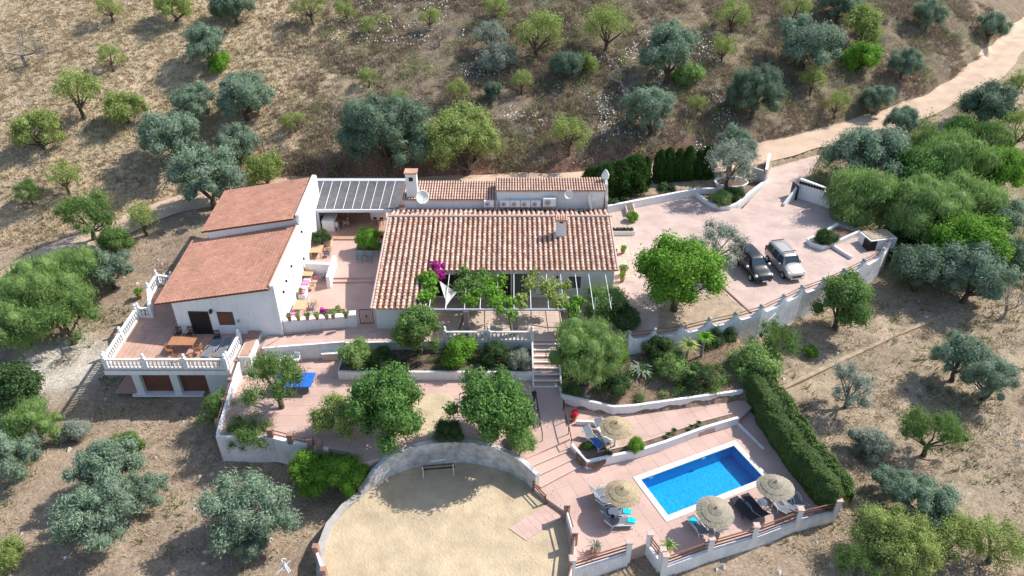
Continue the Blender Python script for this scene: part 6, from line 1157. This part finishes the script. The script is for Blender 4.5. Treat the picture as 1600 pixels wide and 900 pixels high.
# ================================================================== GROUND COVER (nobody could count it)
def scatter(n, x0, x1, y0, y1, keep):
    X = rng.uniform(x0, x1, n); Y = rng.uniform(y0, y1, n); k = keep(X, Y); return X[k], Y[k]
BUILT = (DRIVE, TERR, PATH0, PATIO, LOWT, LAND, WALK, POOLT, COURT)
def free(X, Y):
    m = pdist(X, Y, ROAD, False) > 2.2
    for p in BUILT: m &= ~inpoly(X, Y, p)
    m &= ~((X > -29.5) & (X < -17) & (Y > -10.5) & (Y < 13)); m &= np.abs(X) < 6+(Y+62)*.78
    return m
def tufts(name, X, Y, h, r, nb, m, wid=.035, lean=.5, rnd=.5):
    n = len(X); Z = T(X, Y); s = rng.uniform(1-rnd, 1+rnd, n); k = np.repeat(np.arange(n), nb); a = rng.random(n*nb)*2*math.pi; rr = r*rng.random(n*nb)*s[k]; hh = h*s[k]*rng.uniform(.6, 1.2, n*nb)
    bx, by, bz = X[k]+rr*np.cos(a), Y[k]+rr*np.sin(a), Z[k]-.03; tx = bx+np.cos(a)*hh*lean*rng.random(n*nb)*1.6; ty = by+np.sin(a)*hh*lean*rng.random(n*nb)*1.6; w = wid*s[k]; c, sn = -np.sin(a+.6), np.cos(a+.6)
    V = np.stack([np.stack([bx-c*w, by-sn*w, bz], 1), np.stack([bx+c*w, by+sn*w, bz], 1), np.stack([tx, ty, bz+hh], 1)], 1).reshape(-1, 3)
    sh = np.repeat(rng.normal(1, .09, n), nb)*rng.normal(1, .09, n*nb); o = link(name, npmesh(name, V, np.arange(3*n*nb).reshape(-1, 3), sh.clip(.4, 1.7)), m); return o
X, Y = scatter(52000, -62, 20, 8, 62, lambda X, Y: free(X, Y) & (Y > np.interp(X, RX, RY)-1) & (sstep(-12, -28, X+8*(fbm(X/9, Y/9, 5, 4)-.5)) > rng.random(len(X))*.9))
tag(tufts('dry_grass', X, Y, .22, .26, 7, 'straw', .05), kind='stuff')
X, Y = scatter(60000, -40, 85, 14, 66, lambda X, Y: free(X, Y) & (Y > np.interp(X, RX, RY)+1.5) & (fbm(X/3, Y/3, 41, 3) > .40) & (sstep(-32, -20, X) > rng.random(len(X))))
tag(tufts('dry_tussocks', X, Y, .42, .28, 9, 'tussock', .05, .8), kind='stuff')
X, Y = scatter(26000, -45, 85, -26, 62, lambda X, Y: free(X, Y) & (fbm(X/5, Y/5, 51, 3) > .52))
tag(tufts('weeds', X, Y, .32, .25, 7, 'weed_green', .04, .7), kind='stuff')
X, Y = scatter(34000, -48, 50, -28, 16, lambda X, Y: free(X, Y) & (fbm(X/3, Y/3, 61, 3) > .42) & (np.hypot(X+34, Y+6) > 4))
tag(tufts('straw_stubble', X, Y, .16, .2, 6, 'straw', .03, 1.0), kind='stuff')
# low scrub mounds
def mounds(name, n, keep, rr, m, nl=26, l=.16, w=.05, core=True, **bx):
    X, Y = scatter(n, bx.get('x0', -60), bx.get('x1', 85), bx.get('y0', 14), bx.get('y1', 64), keep); Z = T(X, Y); Rr = rng.uniform(*rr, len(X)); C = np.stack([X, Y, Z+Rr*.25], 1)
    V, Fc, sh = leaves(C, Rr, nl*len(X), l, w, up=1.0, jitter=.3)
    o = link(name, tri_ok(V, Fc, sh, name), m); tag(o, kind='stuff')
hillk = lambda th, sd, s=6: (lambda X, Y: free(X, Y) & (Y > np.interp(X, RX, RY)+2.5) & (fbm(X/s, Y/s, sd, 3) > th) & (sstep(-30, -18, X) > rng.random(len(X))))
mounds('brown_scrub', 15000, hillk(.22, 71), (.25, .62), 'dry_leaf', 34); mounds('grey_scrub', 3600, hillk(.46, 81), (.3, .75), 'twig_grey', 60); mounds('green_scrub', 6500, hillk(.40, 91), (.3, .75), 'weed_green', 60, .15, .07)
mounds('olive_scrub', 1100, hillk(.42, 95), (.4, .8), 'leaf_silver', 110); mounds('yellow_scrub', 1000, hillk(.45, 97), (.35, .7), 'leaf_yellow', 80, .16, .09)
mounds('field_scrub', 1500, lambda X, Y: free(X, Y) & (Y > np.interp(X, RX, RY)+1) & (fbm(X/5, Y/5, 131, 3) > .50), (.2, .5), 'weed_green', 36, .14, .04, x0=-60, x1=-15, y0=9, y1=60)
mounds('field_brush', 900, lambda X, Y: free(X, Y) & (fbm(X/5, Y/5, 137, 3) > .52), (.25, .6), 'dry_leaf', 50, x0=-50, x1=-16, y0=-24, y1=40)
mounds('slope_brush', 900, lambda X, Y: free(X, Y) & (fbm(X/4, Y/4, 141, 3) > .5), (.2, .5), 'dry_leaf', 44, x0=18, x1=45, y0=-25, y1=8)
mounds('slope_scrub', 900, lambda X, Y: free(X, Y) & (X > 24) & (Y < np.interp(X, RX, RY)-2.5) & (fbm(X/4, Y/4, 99, 3) > .5) & (Y > 2), (.3, .8), 'weed_green', 70, .16, .07, x0=24, x1=62, y0=2, y1=45)
mounds('thicket_floor', 500, lambda X, Y: free(X, Y) & (X > 30) & (Y > 3) & (Y < np.interp(X, RX, RY)-3), (.5, 1.1), 'leaf_green', 160, .2, .08, x0=30, x1=62, y0=3, y1=42)
mounds('garden_cover', 800, lambda X, Y: inpoly(X, Y, GARD) & (fbm(X/1.5, Y/1.5, 13, 2) > .42), (.18, .45), 'leaf_green', 70, .14, .06, x0=2, x1=17.5, y0=-12.5, y1=-4)
mounds('bed_cover', 160, lambda X, Y: inpoly(X, Y, [(-12.3, -7.3), (1.3, -7.2), (1.3, -9.6), (-12.3, -9.6)]), (.15, .32), 'leaf_dark', 50, .12, .05, x0=-12.3, x1=1.3, y0=-9.6, y1=-7.2)
for o in COL.objects:
    if o.name == 'bed_cover': o.location.z = -.68+T1(-5, -8.5)*-1
def litter():
    X, Y = scatter(9000, -20, 33, -24, 20, lambda X, Y: (fbm(X/2.2, Y/2.2, 201, 3) > .50)); z = np.full(len(X), np.nan)
    for poly, zz in ((DRIVE, 0.0), (LOWT, -1.29), (WALK, -2.19), (POOLT, -2.59), (COURT, -2.9)): z[inpoly(X, Y, poly)] = zz
    z[(X > -19) & (X < 8.5) & (Y > -1.5)] = np.nan; pu = (X-pc.x)*math.cos(prot)+(Y-pc.y)*math.sin(prot); pv = -(X-pc.x)*math.sin(prot)+(Y-pc.y)*math.cos(prot); z[(abs(pu) < 4.2) & (abs(pv) < 2.1)] = np.nan
    k = ~np.isnan(z); X, Y, z = X[k], Y[k], z[k]+.012; n = len(X); d = rvec(n)*.3+np.array([0, 0, 1]); u = np.cross(d, rvec(n)); u /= np.linalg.norm(u, axis=1)[:, None]; v = np.cross(d, u); v /= np.linalg.norm(v, axis=1)[:, None]; s_ = rng.uniform(.02, .05, n)[:, None]; p = np.stack([X, Y, z+.01], 1)
    tag(link('leaf_litter', npmesh('leaf_litter', np.stack([p-u*s_, p-v*s_*.5, p+u*s_, p+v*s_*.5], 1).reshape(-1, 3), np.arange(4*n).reshape(-1, 4), rng.uniform(.4, 1.2, n)), 'dry_leaf'), kind='stuff')
litter()
# scattered white flower heads and stones
X1, Y1 = scatter(2600, -22, -4, 22, 62, lambda X, Y: free(X, Y) & (fbm(X/3.5, Y/3.5, 113, 2) > .38) & (np.hypot((X+17)/9, (Y-46)/8) < 1)); X2, Y2 = scatter(5000, -6, 26, 22, 44, lambda X, Y: free(X, Y) & (fbm(X/3.5, Y/3.5, 117, 2) > .44)); X3, Y3 = scatter(500, 26, 60, 28, 50, lambda X, Y: free(X, Y) & (Y > np.interp(X, RX, RY)+2) & (fbm(X/2, Y/2, 119, 2) > .6))
X = np.r_[X1, X2, X3]; Y = np.r_[Y1, Y2, Y3]; n = len(X); Z = T(X, Y)+rng.uniform(.4, .8, n); s = rng.uniform(.04, .10, n); d = rvec(n)*.5+np.array([0, -.3, 1]); u = np.cross(d, rvec(n)); u /= np.linalg.norm(u, axis=1)[:, None]; v = np.cross(d, u); v /= np.linalg.norm(v, axis=1)[:, None]; p = np.stack([X, Y, Z], 1); s = s[:, None]
tag(link('white_flowers', npmesh('white_flowers', np.stack([p-u*s, p-v*s, p+u*s, p+v*s], 1).reshape(-1, 3), np.arange(4*n).reshape(-1, 4)), 'white_flower'), kind='stuff')
X, Y = scatter(3500, -55, 60, -26, 60, free); n = len(X); Z = T(X, Y); iv = np.array([[1, 0, 0], [0, 1, 0], [-1, 0, 0], [0, -1, 0], [0, 0, .7], [0, 0, -.5]]); fi = np.array([[0, 1, 4], [1, 2, 4], [2, 3, 4], [3, 0, 4], [1, 0, 5], [2, 1, 5], [3, 2, 5], [0, 3, 5]])
s = (rng.random(n)**3*.22+.05); V = (iv[None]*(s[:, None, None])*rng.uniform(.7, 1.3, (n, 6, 3))+np.stack([X, Y, Z], 1)[:, None]).reshape(-1, 3); Fc = (fi[None]+6*np.arange(n)[:, None, None]).reshape(-1, 3)
tag(link('stones', npmesh('stones', V, Fc), 'concrete'), kind='stuff')
# utility bits at the lower left of the court
t = thing('metal_frame', 'folded white metal frame lying at the bottom edge left of the court', 'frame', P(446, 893, -3.6)); 
for a, b_ in (((-.3, 0, 0), (.1, .2, .9)), ((.3, 0, 0), (-.1, .2, .9)), ((-.3, 0, 0), (.3, 0, .1)), ((.1, .2, .9), (-.1, .2, .9)), ((-.4, -.3, .2), (.3, .3, .6)), ((.35, -.3, .2), (-.2, .3, .7))): MB().tube(a, b_, .035).build('bar', 'white_metal', t)
